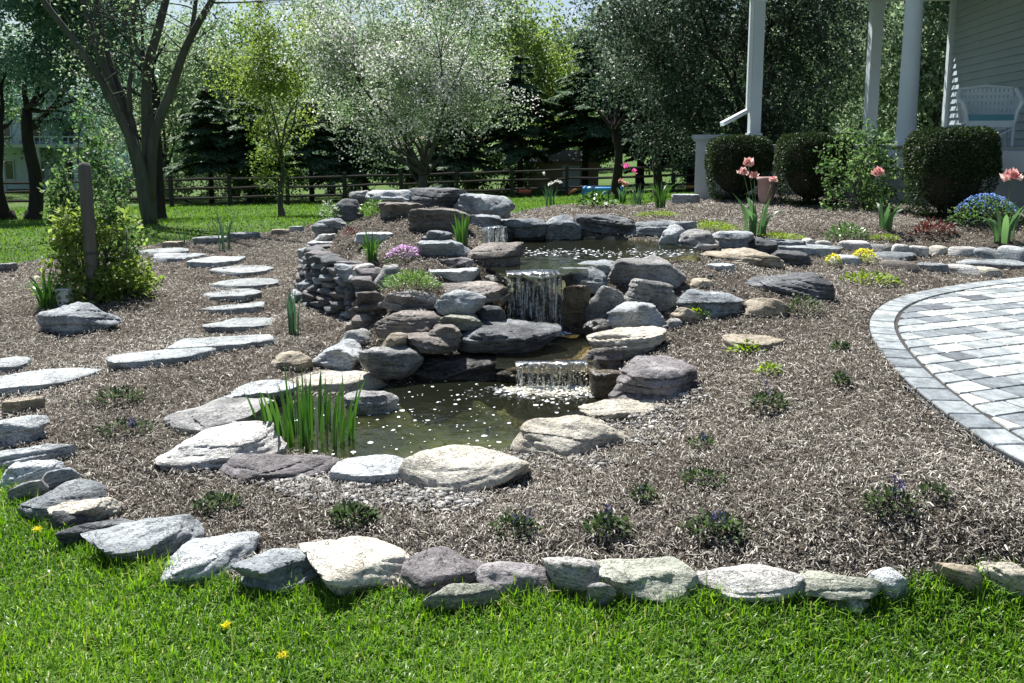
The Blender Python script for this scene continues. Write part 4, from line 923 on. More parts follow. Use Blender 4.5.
def leaf_cloud(C, R, n, L, name, mat, tw=0, clump=0.0, droop=0.0, ref=None, aspect=.55, lsd=.25):
    """n leaves scattered through blobs C with radii R (m x 3)"""
    C = np.asarray(C, float); R = np.asarray(R, float); m = len(C); wgt = (R.prod(1))**(.75); wgt /= wgt.sum()
    i = rng.choice(m, n, p=wgt); d = rvec(n); rr_ = rng.random(n)**(1/2.2); P = C[i]+d*R[i]*rr_[:,None]
    if clump:   # gather leaves to small tufts, leave gaps between
        k = fbm(P/clump, 31, 2); keep = rng.random(n) < np.clip(.5+2.2*k, .03, 1); P, d, i = P[keep], d[keep], i[keep]; n = len(P)
    nr = rvec(n)+d*.5+np.array((0,0,.6)); nr /= np.linalg.norm(nr, axis=1)[:,None]
    dr = np.cross(nr, rvec(n))+d*.3-np.array((0,0,droop))
    t = np.clip(rng.normal(.45, .22, n) + .25*rng.normal(size=m)[i]*.6, 0, 1)
    L_ = L*(1+lsd*rng.normal(size=n)).clip(.4, 1.8)
    if ref is not None: P = P-np.array(ref)
    return quads_leaf(P, nr, dr, L_, L_*aspect, t, name, mat)
def limb(mb, a, b, r0, r1, sag=.1, seed=0, n=6, segs=7):
    r = random.Random(seed); a, b = Vector(a), Vector(b); L = (b-a).length; pts = []; rad = []
    j1 = Vector((r.uniform(-1,1), r.uniform(-1,1), r.uniform(-.3,.8)))*L*sag; j2 = Vector((r.uniform(-1,1), r.uniform(-1,1), r.uniform(-.5,.5)))*L*sag*.5
    for k in range(segs+1):
        t = k/segs; pts.append(a.lerp(b, t)+j1*math.sin(math.pi*t)+j2*math.sin(2*math.pi*t)); rad.append(r0+(r1-r0)*t**.8)
    mb.tube(pts, rad, n); return pts
def decid(name, label, base, height, crown_c, crown_r, tr, fork, nl, L, leaf, bark='bark', ncl=26, group=None, seed=1, clump=.35, blossom=None, stems=1, droop=0.0, spread=.32, nlimb=9, cat='tree', clr=None):
    r = random.Random(seed); b = np.array(base, float); t = thing(name, label, cat, tuple(b), group)
    cc = np.array(crown_c, float); cr = np.array(crown_r, float); mb = MB(); C, R = [], []
    starts = []
    for s in range(stems):
        a = r.uniform(0, 6.28); o = Vector((math.cos(a), math.sin(a), 0))*(0 if stems == 1 else tr*1.2); top = Vector((0,0,fork))+o*(1 if stems == 1 else 3.5)+Vector((r.uniform(-.1,.1), r.uniform(-.1,.1), 0))
        limb(mb, o*1.0-Vector((0,0,.15)), top, tr*1.25 if stems == 1 else tr, tr*.8, .05, seed+s, 9); mb.tube([o-Vector((0,0,.15)), o+Vector((0,0,.05)), o+Vector((0,0,.25))], [tr*1.9, tr*1.45, tr*1.05], 9); starts.append(top)
    for k in range(ncl):
        while True:
            q = np.array([r.uniform(-1,1) for _ in range(3)])
            if .25 < np.linalg.norm(q) < 1: break
        q = q*(.55+.45*np.linalg.norm(q))*r.uniform(.8, 1.18); c = (cc-b)+cr*q*.86; C.append(c); s_ = r.uniform(.75, 1.3)*spread; R.append(cr*s_*np.array((1,1,.85)))
    C = np.array(C); R = np.array(R); order = np.argsort(C[:,2])
    hubs = []
    for k in range(nlimb):
        c = C[order[int((k+.5)*ncl/nlimb)]]*r.uniform(.55, .75); s0 = starts[k % len(starts)]; c[2] = max(c[2], s0.z*.9)
        pts = limb(mb, s0*(1 if k % 3 else .82), c, tr*.5, tr*.17, .1, seed*31+k, 6); hubs += [(np.array(p), tr*.3*(1-i/9)) for i, p in enumerate(pts[2:])]
    hp = np.array([h[0] for h in hubs])
    for k in range(ncl):
        j = int(np.argmin(((hp-C[k])**2).sum(1))); limb(mb, hp[j], C[k], max(.008, hubs[j][1]*.6), .005, .12, seed*77+k, 4, 5)
        for q in range(3):
            e = C[k]+R[k]*np.array([r.uniform(-.8,.8) for _ in range(3)]); limb(mb, C[k]*.85+hp[j]*.15, e, .008, .003, .1, seed*13+k*7+q, 3, 3)
    mb.build('trunk', M[bark], t, smooth=True)
    link('crown', leaf_cloud(C, R, nl, L, 'crown', M[leaf], clump=clump, droop=droop), t)
    if blossom: link('blossom', leaf_cloud(C, R*1.04, blossom[0], blossom[1], 'blossom', M[blossom[2]], clump=clump*.8, aspect=.9), t)
    return t
def conifer(name, label, base, height, rad, skirt, nb, leaf, group=None, seed=1, bark='bark_dark', L=.22, top=1.0):
    r = random.Random(seed); t = thing(name, label, 'tree', tuple(base), group); mb = MB(); tr = height*.016+.05
    mb.tube([(0,0,-.2), (0,0,height*.5), (0,0,height*top)], [tr, tr*.6, .02], 8); Ps, Ds, Ts, Ls = [], [], [], []
    z = skirt
    while z < height*top-.2:
        q = (z-skirt)/(height-skirt); rr_ = rad*(1-q)**.8*r.uniform(.8, 1.1); n = r.randint(6, 9)
        for k in range(n):
            a = r.uniform(0, 6.28); ln = rr_*r.uniform(.7, 1.15); e = Vector((math.cos(a)*ln, math.sin(a)*ln, z-ln*r.uniform(.08, .35)+.1)); s = Vector((0,0,z+.05))
            mb.tube([s, s.lerp(e, .5)+Vector((0,0,ln*.06)), e], [.022, .014, .004], 4, False)
            m = max(10, int(nb*ln)); tt = rng.random(m)**.7; side = np.array((-math.sin(a), math.cos(a), 0)); ax = np.array(e-s)
            p = np.array(s)[None]+ax[None]*tt[:,None]+side[None]*(rng.normal(0, .2, m)*ln*(1.05-tt*.75)*.75)[:,None]; p[:,2] += .05*np.sin(tt*3.1)*ln-np.abs(rng.normal(0, .06, m)); Ps.append(p)
            d = ax/np.linalg.norm(ax)*.8+side[None]*rng.normal(0, .8, m)[:,None]+np.array((0,0,-.25)); Ds.append(d); Ts.append(np.clip(rng.normal(.45+.2*q, .25, m), 0, 1))
        z += r.uniform(.2, .32)*(1 if height < 7 else 1.2)
    P = np.concatenate(Ps); D = np.concatenate(Ds); T_ = np.concatenate(Ts); n = len(P); nr = rvec(n)*.5+np.array((0,0,1.0))
    mb.build('trunk', M[bark], t, smooth=True)
    link('crown', quads_leaf(P, nr, D, L*(.6+.8*rng.random(n)), L*.32*(.7+.6*rng.random(n)), T_, 'crown', M[leaf]), t); return t
def gnd(u, y): 
    p = XZ(u, y, 0); 
    for _ in range(4): z = h1(p[0], p[1]); p = XZ(u, y, z)
    return p
def crown_at(u, v, y): return XZ(u, y, PD(u, v, y)[2])

# ================================================================== HOUSE AND PORCH
M['wood_w'] = plain('white_painted_trim', (.55,.61,.65), .45, .04, 3, .03)
M['siding'] = plain('grey_vinyl_siding', (.34,.40,.43), .55, .06, 2.5, .05, .3, (1,1,1), 60)
M['soffit'] = plain('cream_soffit', (.62,.60,.52), .6, .05, 4, .03)
M['shingle'] = plain('roof_shingles', (.10,.10,.105), .9, .3, 12, .5)
M['deck'] = plain('porch_boards', (.32,.34,.34), .7, .15, 5, .15, .3, (.3,6,1))
M['skirt'] = plain('porch_skirting', (.24,.29,.31), .7, .1, 6, .1)
M['metal'] = plain('white_aluminium', (.68,.73,.75), .35, .04, 4, .02, .5)
hs = thing('house', 'grey sided house with a deep white columned front porch at the right frame edge', 'house', (5.5, 13.0, .6)); ho = Vector(hs.location)
def HL(v): return Vector(v)-ho
FZ = 1.52; P1 = Vector((XZ(753.5,15.7,1.6)[0],15.7,0)); P2 = Vector((XZ(869,16.6,1.6)[0],16.6,0)); P3 = Vector((XZ(905.5,12.4,1.6)[0],12.4,0)); WC = Vector((XZ(946,16.5,1.6)[0],16.5,0)); FE = Vector((6.9,8.6,0)); WD = Vector((-.13,-1,0)).normalized()
m = MB(); fl = [P1+Vector((-.15,.1,0)), P2+Vector((0,.25,0)), WC+Vector((0,.25,0)), WC+WD*9, FE]
def prism(m, poly, z0, z1, t=.5):
    n = len(poly); vs = [HL((p[0], p[1], z0)) for p in poly]+[HL((p[0], p[1], z1)) for p in poly]
    m.add(vs, [tuple(range(n)) , tuple(range(2*n-1, n-1, -1))]+[(i+n, (i+1) % n+n, (i+1) % n, i) for i in range(n)], t)
prism(m, fl, FZ-.05, FZ); m.build('porch_floor', M['deck'], hs)
dF = (FE-P1).normalized(); nF = Vector((dF.y, -dF.x, 0)); nF = nF if nF.x < 0 else -nF
m = MB(); a, b = P1-dF*.12, FE
m.beam(HL(a+nF*.04+Vector((0,0,FZ-.175))), HL(b+nF*.04+Vector((0,0,FZ-.175))), .05, .25); m.build('fascia', M['wood_w'], hs)
m = MB(); m.beam(HL(a-nF*.02+Vector((0,0,.85))), HL(b-nF*.02+Vector((0,0,.85))), .04, .86); m.build('skirting', M['skirt'], hs)
ZB = 4.09
def post(p, w, rnd):
    m = MB(); c = HL((p[0], p[1], 0))
    if rnd:
        m.lathe((c.x, c.y, c.z), [(.17,FZ),(.17,FZ+.06),(.14,FZ+.08),(.135,FZ+.14),(.128,FZ+.3),(.112,ZB-.25),(.112,ZB-.2),(.15,ZB-.12),(.15,ZB)], 28)
    else:
        m.box((c.x, c.y, c.z+(FZ+ZB)/2), (w, w, ZB-FZ)); m.box((c.x, c.y, c.z+FZ+.1), (w+.05, w+.05, .2)); m.box((c.x, c.y, c.z+ZB-.08), (w+.05, w+.05, .16))
    o = m.build('column', M['wood_w'], hs, smooth=rnd); return o
post(P1, .185, False)['label'] = 'square white post with a downspout on its left'; post(P2, .19, False)['label'] = 'narrow square white post behind the round column'; post(P3, .2, True)['label'] = 'round white column'
post(FE+Vector((.1,.3,0)), .2, True)
m = MB()
for p, q in ((P1, FE), (P1, P2), (P2, WC)): m.beam(HL(p+Vector((0,0,ZB+.15))), HL(q+Vector((0,0,ZB+.15))), .2, .298)
m.build('porch_beam', M['soffit'], hs)
m = MB(); prism(m, [P1+nF*.3-dF*.3, P2+Vector((.1,.6,0)), WC+Vector((.3,.5,0)), WC+WD*9, FE+nF*.3], ZB+.30, ZB+.36); m.build('porch_ceiling', M['soffit'], hs)
m = MB(); rp = [P1+nF*.35-dF*.35, P2+Vector((.1,.65,0)), WC+Vector((.3,.55,0)), WC+WD*9, FE+nF*.35]
zs = [ZB+.37, ZB+.8, ZB+1.5, ZB+1.5, ZB+.37]; vs = [HL((p.x, p.y, z)) for p, z in zip(rp, zs)]+[HL((p.x, p.y, ZB+.365)) for p in rp]
m.add(vs, [(4,3,2),(4,2,1),(4,1,0)]+[(i, (i+1) % 5, (i+1) % 5+5, i+5) for i in range(5)]); m.build('porch_roof', M['shingle'], hs)
# siding: overlapped boards along the wall, plus the rear face
m = MB(); wn = Vector((-WD.y, WD.x, 0)); wn = wn if wn.x < 0 else -wn
def boards(a, b, nrm, z0, z1, ex=.125):
    z = z0
    while z < z1:
        q = [a+nrm*.032, b+nrm*.032, b+nrm*.002, a+nrm*.002]
        m.add([HL((q[0].x,q[0].y,z)), HL((q[1].x,q[1].y,z)), HL((q[2].x,q[2].y,z+ex)), HL((q[3].x,q[3].y,z+ex)), HL((a.x,a.y,z)), HL((b.x,b.y,z))], [(0,1,2,3),(4,5,1,0)]); z += ex
boards(WC, WC+WD*9, wn, FZ-.9, 7.4); boards(WC+Vector((7,-.9,0)), WC, Vector((.13,1,0)).normalized(), .5, 7.4)
m.build('siding', M['siding'], hs)
m = MB(); cw = [WC+Vector((.02,-.02,0)), WC+Vector((7,-.9,0)), WC+Vector((6,-9.9,0)), WC+WD*9+Vector((.02,0,0))]; prism(m, cw, .3, 7.4); m.build('wall', M['siding'], hs)
m = MB(); m.box(HL((WC.x-.02, WC.y-.02, (FZ+7.4)/2)), (.14, .14, 7.4-FZ), Matrix.Rotation(math.radians(-7), 3, 'Z')); m.build('corner_trim', M['wood_w'], hs)
m = MB(); rf = [p+Vector((0,0,7.4)) for p in (WC+Vector((-.5,.5,0)), WC+Vector((7.5,-.4,0)), WC+Vector((6.5,-10.4,0)), WC+WD*9.5+Vector((-.5,0,0)))]; rc = [(rf[0]+rf[3])/2+Vector((3.8,0,2.6)), (rf[1]+rf[2])/2+Vector((-3.6,0,2.6))]
m.add([HL(p) for p in rf+rc], [(0,4,3),(1,2,5),(0,1,5,4),(3,4,5,2),(0,3,2,1)]); m.build('roof', M['shingle'], hs)
# downspout beside the far left post
m = MB(); d0 = P1+Vector((-.13,-.05,0)); zb = PD(745, 112, 15.6)[2]; m.beam(HL(d0+Vector((0,0,zb))), HL(d0+Vector((0,0,4.6))), .085, .065)
e1 = PD(722, 124, 15.3); m.beam(HL(d0+Vector((0,0,zb+.03))), HL(e1), .085, .065); m.build('downspout', M['metal'], hs)
# ---- wicker chair on the porch
M['wicker'] = plain('white_wicker', (.78,.82,.83), .55, .08, 40, .5, .3, (1,1,3), 120); M['teal'] = plain('teal_cushion', (.12,.30,.34), .8, .12, 8, .15)
cp_ = XZ(986, 12.05, FZ); ch = thing('wicker_armchair', 'white wicker armchair with a teal seat cushion on the porch', 'chair', tuple(cp_), None, math.radians(-20)); ch.scale = (1, 1, .86)
m = MB(); m.box((0,0,.36), (.58,.54,.05)); m.build('seat', M['wicker'], ch)
m = MB(); m.box((0,-.02,.43), (.54,.50,.09), taper=.95); m.build('cushion', M['teal'], ch)
for sx in (-1, 1):
    for sy in (-1, 1):
        m = MB(); m.tube([(sx*.27,sy*.25,0), (sx*.27,sy*.25,.36)], [.018,.02], 8); m.build('leg', M['wicker'], ch)
    m = MB(); pts = [(sx*.28,-.26,.36),(sx*.30,-.27,.52),(sx*.35,-.26,.66),(sx*.37,-.12,.70),(sx*.37,.06,.76),(sx*.34,.22,.88)]; m.tube(pts, [.022,.022,.03,.035,.035,.03], 8)
    for k in range(7): y = -.24+k*.07; zt = .64+k*.025; m.beam((sx*.28,y,.37), (sx*.345,y,zt), .04, .012)
    m.build('armrest', M['wicker'], ch)
m = MB(); m.tube([(-.30,.25,.36),(-.34,.27,.70),(-.30,.31,.90),(0,.33,.94),(.30,.31,.90),(.34,.27,.70),(.30,.25,.36)], .024, 8)
for k in range(12): x_ = -.275+k*.05; m.beam((x_,.26,.38), (x_*1.05,.31,.90), .033, .01)
for z_ in (.50,.61,.72,.82): m.beam((-.31,.27+.05*(z_-.4),z_), (.31,.27+.05*(z_-.4),z_), .012, .05)
m.build('backrest', M['wicker'], ch)
m = MB(); m.beam((-.27,-.26,.31), (.27,-.26,.31), .02, .05)
for k in range(8): a = -.25+k*.071; m.tube([(a,-.26,.29), (a*.4,-.255,.16+.10*abs(a)/.25)], .006, 5)
m.tube([(-.26,-.255,.26),(-.12,-.255,.17),(0,-.255,.14),(.12,-.255,.17),(.26,-.255,.26)], .012, 6); m.build('apron', M['wicker'], ch)
# ---- cabinet, pots, blue bin
M['cab'] = plain('grey_painted_panel', (.50,.54,.54), .6, .08, 4, .06); M['cabtop'] = plain('weathered_slab', (.42,.46,.48), .7, .2, 8, .2)
cb = gnd(715, 15.2); t = thing('cabinet', 'pale grey outdoor cabinet with an overhanging flat lid behind the leftmost clipped bush', 'cabinet', tuple(cb), None, math.radians(-16)); hcab = PD(715, 138, 15.2)[2]-cb[2]
m = MB(); m.box((0,0,hcab/2-.02), (.66,.55,hcab-.04)); m.build('body', M['cab'], t)
m = MB(); m.box((0,0,hcab+.02), (.80,.68,.07), taper=.97); m.box((0,0,hcab-.035), (.74,.62,.04)); m.build('lid', M['cabtop'], t)
for sx in (-1, 1): m = MB(); m.box((sx*.16,-.282,hcab*.5), (.29,.02,hcab*.8)); o = m.build('door', M['cab'], t); m = MB(); m.box((-sx*.11+sx*.16,-.30,hcab*.55), (.02,.03,.1)); m.build('handle', M['metal'], o)
M['pinkpot'] = plain('pink_clay', (.42,.27,.24), .75, .1, 8, .1)
pp = gnd(766, 13.3); t = thing('flower_pot', 'tall pinkish clay pot between the two left clipped bushes', 'pot', tuple(pp))
m = MB(); m.lathe((0,0,0), [(.0,0),(.10,0),(.115,.1),(.135,.34),(.15,.36),(.15,.40),(.13,.40),(.12,.34),(.0,.33)], 24); m.build('body', M['pinkpot'], t, smooth=True)
M['blue'] = plain('blue_plastic', (.03,.16,.42), .4, .06, 5, .03)
bb = gnd(1024, 11.0); t = thing('bin', 'blue plastic bin against the porch skirting at right frame edge', 'bin', tuple(bb)); zt = PD(1024, 163, 11)[2]-bb[2]
m = MB(); m.lathe((0,0,0), [(0,0),(.13,0),(.16,zt*.5),(.175,zt-.04)], 24); m.build('body', M['blue'], t, smooth=True)
m = MB(); m.lathe((0,0,0), [(.175,zt-.04),(.195,zt-.035),(.195,zt),(.17,zt),(.165,zt-.03)], 24); m.build('rim', M['blue'], t, smooth=True)

# ================================================================== CLIPPED BUSHES, SHRUBS
def clipped(u, y, w, top, label, seed, flat=.5):
    p = gnd(u, y); h = PD(u, top, y)[2]-p[2]; t = thing('clipped_bush', label, 'bush', tuple(p), 'clipped yew bushes in front of the porch')
    n = 30000; d = rvec(n); d[:,2] = np.abs(d[:,2])*np.where(rng.random(n) < .8, 1, -1); r_ = 1/((np.abs(d)**5.5).sum(1)**(1/5.5)); r_ *= 1+.07*fbm(d*2.4+seed, seed, 3); ins = 1-.2*rng.random(n)**2.2
    P = d*r_[:,None]*ins[:,None]*np.array((w/2, w/2*.9, h*.52)); P[:,2] += h*.48; P[:,0:2] *= (.86+.14*np.clip(P[:,2]/h*1.6, 0, 1))[:,None]; P[:,2] = np.maximum(P[:,2], .04)
    nr = d+rvec(n)*.7; L_ = .035*(.7+.6*rng.random(n))
    link('foliage', quads_leaf(P, nr, rvec(n)+d*.9, L_, L_*.4, np.clip(rng.normal(.4, .25, n), 0, 1), 'foliage', M['lf_yew']), t)
    m = MB(); 
    for k in range(6): a = k*1.05; limb(m, (math.cos(a)*.05, math.sin(a)*.05, -.05), (math.cos(a)*w*.25, math.sin(a)*w*.25, h*.6), .02, .008, .1, k)
    m.build('stem', M['bark_dark'], t, smooth=True)
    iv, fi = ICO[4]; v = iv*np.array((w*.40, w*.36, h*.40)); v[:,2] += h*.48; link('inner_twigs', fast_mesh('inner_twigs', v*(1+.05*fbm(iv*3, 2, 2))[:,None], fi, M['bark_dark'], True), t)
clipped(737, 14.2, 0.95, 137, 'leftmost clipped dark yew bush, in front of the grey cabinet', 3)
clipped(811, 13.0, 0.95, 134, 'middle clipped dark yew bush, between the clay pot and the rose shrub', 5)
clipped(947, 10.6, 0.88, 129, 'rightmost and largest clipped dark yew bush, below the wicker armchair', 7)
def shrub(name, label, p, rx, ry, h, nl, L, mat, seed, ncl=22, clump=.12, nst=12, group=None, cat='shrub', z0=.1):
    r = random.Random(seed); t = thing(name, label, cat, tuple(p), group); m = MB(); C, R = [], []
    for k in range(ncl):
        a = r.uniform(0, 6.28); q = math.sqrt(r.random()); z = h*r.uniform(z0, 1)*(1-.35*q); q *= 1-(.55*z/h if cat in ('vine', 'shrub') and h > 1.1 and not group else 0); C.append((math.cos(a)*q*rx*.85, math.sin(a)*q*ry*.85, z)); s = r.uniform(.2, .38)*(1-(.4*z/h if h > 1.1 and not group else 0)); R.append((rx*s, ry*s, h*s*.7))
    for k in range(min(ncl, nst)): limb(m, (r.uniform(-.08,.08)*rx, r.uniform(-.08,.08)*ry, -.05), C[k], .012+.004*h, .004, .15, seed+k, 5)
    m.build('stem', M['bark'], t, smooth=True); link('foliage', leaf_cloud(C, R, nl, L, 'foliage', M[mat], clump=clump), t); return t
p = gnd(862, 11.9); shrub('rose_shrub', 'loose leafy rose shrub between the middle and right clipped bushes', p, .62, .5, 1.05, 6500, .055, 'lf_mid', 21, 30)
for k, (u, v) in enumerate([(880,145),(895,148),(905,160),(850,160)]): pass
p = gnd(775, 205); 
# climbing shrub around the wooden post
pb = hit(94, 303); pb = np.array((pb[0], pb[1], h1(pb[0], pb[1])))
M['postwood'] = plain('weathered_grey_wood', (.13,.125,.105), .9, .3, 5, .6, .15, (3,3,.3), 30)
t = thing('wooden_post', 'round topped weathered wooden post wrapped by the climbing shrub', 'post', tuple(pb)); zt = PD(90, 162, pb[1])[2]-pb[2]
m = MB(); m.lathe((0,0,0), [(.060,-.2),(.059,zt*.5),(.058,zt-.05),(.044,zt-.012),(.0,zt)], 20); m.build('pole', M['postwood'], t, smooth=True)
m = MB(); m.lathe((0,0,0), [(.058,zt*.35),(.064,zt*.352),(.064,zt*.37),(.058,zt*.372)], 20); m.build('band', M['bark'], t)
D_ = cdepth(pb); px = D_/F
t = shrub('climbing_shrub', 'dense yellow green climbing shrub growing up around the wooden post', (pb[0]-.07, pb[1]+.18, pb[2]), 66*px, .44, 1.15, 7500, .055, 'lf_yel', 41, 44, .16, 16, None, 'shrub', .05)
t2 = shrub('honeysuckle', 'tall dark thin stemmed vine rising behind the wooden post', (pb[0]-.27, pb[1]+.66, pb[2]), 60*px, .36, 1.95, 9000, .05, 'lf_mid', 43, 44, .2, 16, None, 'vine', .2)
# white planter with strap leaves
wp_ = hit(71, 305); wp_ = np.array((wp_[0], wp_[1]-.10, h1(wp_[0], wp_[1])+.0)); M['whitepot'] = plain('white_ceramic', (.62,.66,.68), .4, .05, 6, .03)
t = thing('planter', 'small square white planter beside the wooden post', 'planter', tuple(wp_)); m = MB()
for a, b, z0, z1 in ((.095,.12,0,.17),):
    q0 = [(-a/2,-a/2),(a/2,-a/2),(a/2,a/2),(-a/2,a/2)]; q1 = [(-b/2,-b/2),(b/2,-b/2),(b/2,b/2),(-b/2,b/2)]; q2 = [(x*.82,y*.82) for x, y in q1]
    m.add([(x,y,z0) for x,y in q0]+[(x,y,z1) for x,y in q1]+[(x,y,z1) for x,y in q2]+[(x,y,z1-.05) for x,y in q2], [(3,2,1,0)]+[(i,(i+1)%4,(i+1)%4+4,i+4) for i in range(4)]+[(i+4,(i+1)%4+4,(i+1)%4+8,i+8) for i in range(4)]+[(i+8,(i+1)%4+8,(i+1)%4+12,i+12) for i in range(4)]+[(12,13,14,15)])
m.build('body', M['whitepot'], t); m = MB(); m.box((0,0,.172), (.135,.135,.02)); m.build('rim', M['whitepot'], t)
# ---- strap-leaf clumps
def straps(name, label, p, n, h, spread, width, mat, cat='plant', lean=.25, group=None, flower=None, base=.3, seed=0, hsd=.2):
    t = thing(name, label, cat, tuple(p), group); a = rng.random(n)*6.283; q = np.sqrt(rng.random(n)); bx_ = np.cos(a)*q*spread*base; by_ = np.sin(a)*q*spread*base
    hh = h*(1-hsd*rng.random(n)*1.6).clip(.25, 1); ln = np.abs(rng.normal(lean, lean*.5, n))*(.4+q); K = 6; ww = width*(.7+.6*rng.random(n))
    yaw = rng.normal(0, 1.2, n)+a*.0; sd = np.c_[np.cos(yaw), np.sin(yaw), 0*yaw]; od = np.c_[np.cos(a), np.sin(a), 0*a]; V_ = []; z = np.zeros(n); P = np.c_[bx_, by_, z]
    for k in range(K):
        s = k/(K-1); th = ln*(s**1.3)*1.4; w_ = ww*(.75+.6*s)*(1-s**2.6)+.0008
        V_ += [P-sd*w_[:,None]/2, P+sd*w_[:,None]/2]; st = hh/(K-1); P = P+np.c_[od[:,0]*np.sin(th)*st, od[:,1]*np.sin(th)*st, np.cos(th)*st]
    v = np.stack(V_, 1).reshape(-1, 3); b = np.arange(n)[:,None]*(2*K); f = np.concatenate([b+np.array([[2*k,2*k+1,2*k+3,2*k+2]]) for k in range(K-1)], 0)
    link('foliage', fast_mesh('foliage', v, f, M[mat], False, np.repeat(np.clip(rng.normal(.5, .22, n), 0, 1), 2*K)), t); return t
def petals(parent, name, c, n, r, L, mat, flat=.6, aspect=.8):
    d = rvec(n); P = d*np.array((r, r, r*flat))*(.4+.6*rng.random(n))[:,None]+np.array(c)
    return link(name, quads_leaf(P, d+rvec(n)*.4, rvec(n)+np.array((0,0,.4)), np.full(n, L)*(.7+.6*rng.random(n)), np.full(n, L*aspect), np.clip(rng.normal(.5, .28, n), 0, 1), name, M[mat]), parent)
pi = PZ(308, 444, -.05); straps('iris_clump', 'tall bright green iris clump standing in the corner of the lower pond', pi, 80, .42, .66, .02, 'iris', 'plant', .22, base=.42, hsd=.35)
for (u, v, hpx, n, mat, lab, ln, wd_) in [
   (292,336,50,12,'iris_d','lone dark iris fan beside the bright oval stepping stone',.25,.018),(225,250,42,14,'iris_d','dark grassy iris tuft on the far lawn edge near the top of the path',.45,.014),(183,246,20,7,'iris_d','tiny dark grass tuft on the far lawn edge by the climbing shrub',.4,.012),
   (462,245,32,22,'iris','pale iris clump beside the small trickle on the berm',.2,.02),(372,262,32,34,'iris','green daylily tuft in the berm soil',.9,.014),
   (660,208,30,34,'iris','arching daylily tuft left of the grey cabinet',.75,.022),(550,207,24,22,'iris_d','dark green daffodil clump with white flowers on the rear bed edge',.4,.018),(637,206,24,20,'iris_d','dark daylily tuft with pink flowers behind it',.6,.018),
   (46,309,46,18,'iris','strappy pale leaves drooping behind the white planter',1.0,.03)]:
    p = hit(u, v); h = hpx*cdepth(p)/F; o = straps('strap_leaf_plant', lab, p, n, h*1.1, h*.6, wd_, mat, 'plant', ln)
    if 'white flowers' in lab:
        for k in range(5): petals(o, 'flower', (rng.normal(0,.13), rng.normal(0,.05), h*rng.uniform(.95,1.4)), 12, .035, .05, 'petal_w')
    if 'pink flowers' in lab:
        for k in range(3): petals(o, 'flower', (rng.normal(-.15,.15), rng.normal(.1,.05), h*rng.uniform(1.2,1.7)), 14, .05, .05, 'petal_m')
def mound(name, label, u, v, wpx, hpx, n, L, mat, cat='plant', flower=None, d=None, kind=None, aspect=.5, upw=.8):
    p = PD(u, v, d) if d else hit(u, v); s = cdepth(p)/F; rx = wpx*s/2; h = hpx*s; ry = min(rx, max(.06, .7*rx))
    p = np.array((p[0], p[1]+ry*.5, p[2])); t = thing(name, label, cat, tuple(p))
    k = int(n); q = np.sqrt(rng.random(k)); a = rng.random(k)*6.283; P = np.c_[np.cos(a)*q*rx, np.sin(a)*q*ry, h*np.sqrt(np.clip(1-q**2, 0, 1))*(.25+.75*rng.random(k)**.6)]; P = P+.12*rx*np.c_[rng.normal(size=(k,2)), np.zeros(k)]
    od = np.c_[np.cos(a)*q, np.sin(a)*q, np.full(k, upw)*rng.random(k)]; lf = quads_leaf(P, rvec(k)*.6+np.array((0,0,1.0)), od+rvec(k)*.5, L*(.6+.8*rng.random(k)), L*aspect*(.7+.6*rng.random(k)), np.clip(rng.normal(.5, .25, k), 0, 1), 'foliage', M[mat]); link('foliage', lf, t)
    if flower:
        nf, Lf_, mf = flower; q = np.sqrt(rng.random(nf))*.95; a = rng.random(nf)*6.283; P = np.c_[np.cos(a)*q*rx, np.sin(a)*q*ry, h*np.sqrt(1-q**2*.9)*1.06+.01*rng.random(nf)]
        link('flowers', quads_leaf(P, rvec(nf)*.5+np.array((0,-.3,1.0)), rvec(nf), np.full(nf, Lf_)*(.7+.6*rng.random(nf)), np.full(nf, Lf_*.9), rng.random(nf), 'flowers', M[mf]), t)
    return t
mound('sedum', 'bright green spreading sedum clump on the rock stack', 409, 291, 52, 19, 1300, .028, 'sedum', d=6.45, aspect=.3)
mound('phlox', 'lilac pink flowering phlox mound on the berm', 405, 267, 42, 18, 600, .025, 'ajuga', 'flower', (340, .02, 'petal_l'), d=7.2)
mound('leafy_plant', 'bright green leafy clump on the left of the berm crest', 374, 216, 28, 15, 300, .035, 'sedum', d=9.3)
mound('leafy_plant', 'pale leafed small plant at the left end of the berm crest', 329, 220, 16, 20, 160, .04, 'lf_grey', d=9.5)
mound('leafy_plant', 'small dark red rosette on the berm soil', 350, 236, 12, 7, 80, .03, 'red_leaf', d=8.6)
mound('leafy_plant', 'small tufted weed in the soil of the berm, right of the crest', 393, 236, 22, 8, 120, .03, 'ajuga', d=8.7)
mound('yellow_flower', 'small round yellow flower cushion, left and smaller of the two', 834, 266, 16, 10, 120, .02, 'lime', 'flower', (110, .02, 'petal_y'))
mound('yellow_flower', 'larger yellow flower cushion beside the brown flat stone', 865, 265, 26, 14, 200, .02, 'lime', 'flower', (220, .02, 'petal_y'))
mound('blue_flower', 'blue flowering forget me not clump at the right frame edge', 990, 227, 62, 30, 1500, .035, 'lf_mid', 'flower', (420, .022, 'petal_b'))
mound('red_leaf_plant', 'low dark red leafed plant in front of the right clipped bush', 937, 237, 40, 16, 220, .05, 'red_leaf')
mound('leafy_plant', 'green tufted perennial in the bed above the white cobbles', 848, 242, 36, 18, 420, .05, 'iris', aspect=.3)
mound('leafy_plant', 'broad leafed hosta clump in the middle of the rear bed edge', 597, 208, 34, 16, 170, .09, 'iris', aspect=.6)
mound('ground_cover', 'lime green creeping mat on the left of the tulip clump', 712, 232, 52, 10, 900, .025, 'lime')
mound('ground_cover', 'lime green creeping mat below the tulip clump', 780, 240, 52, 6, 700, .025, 'lime')
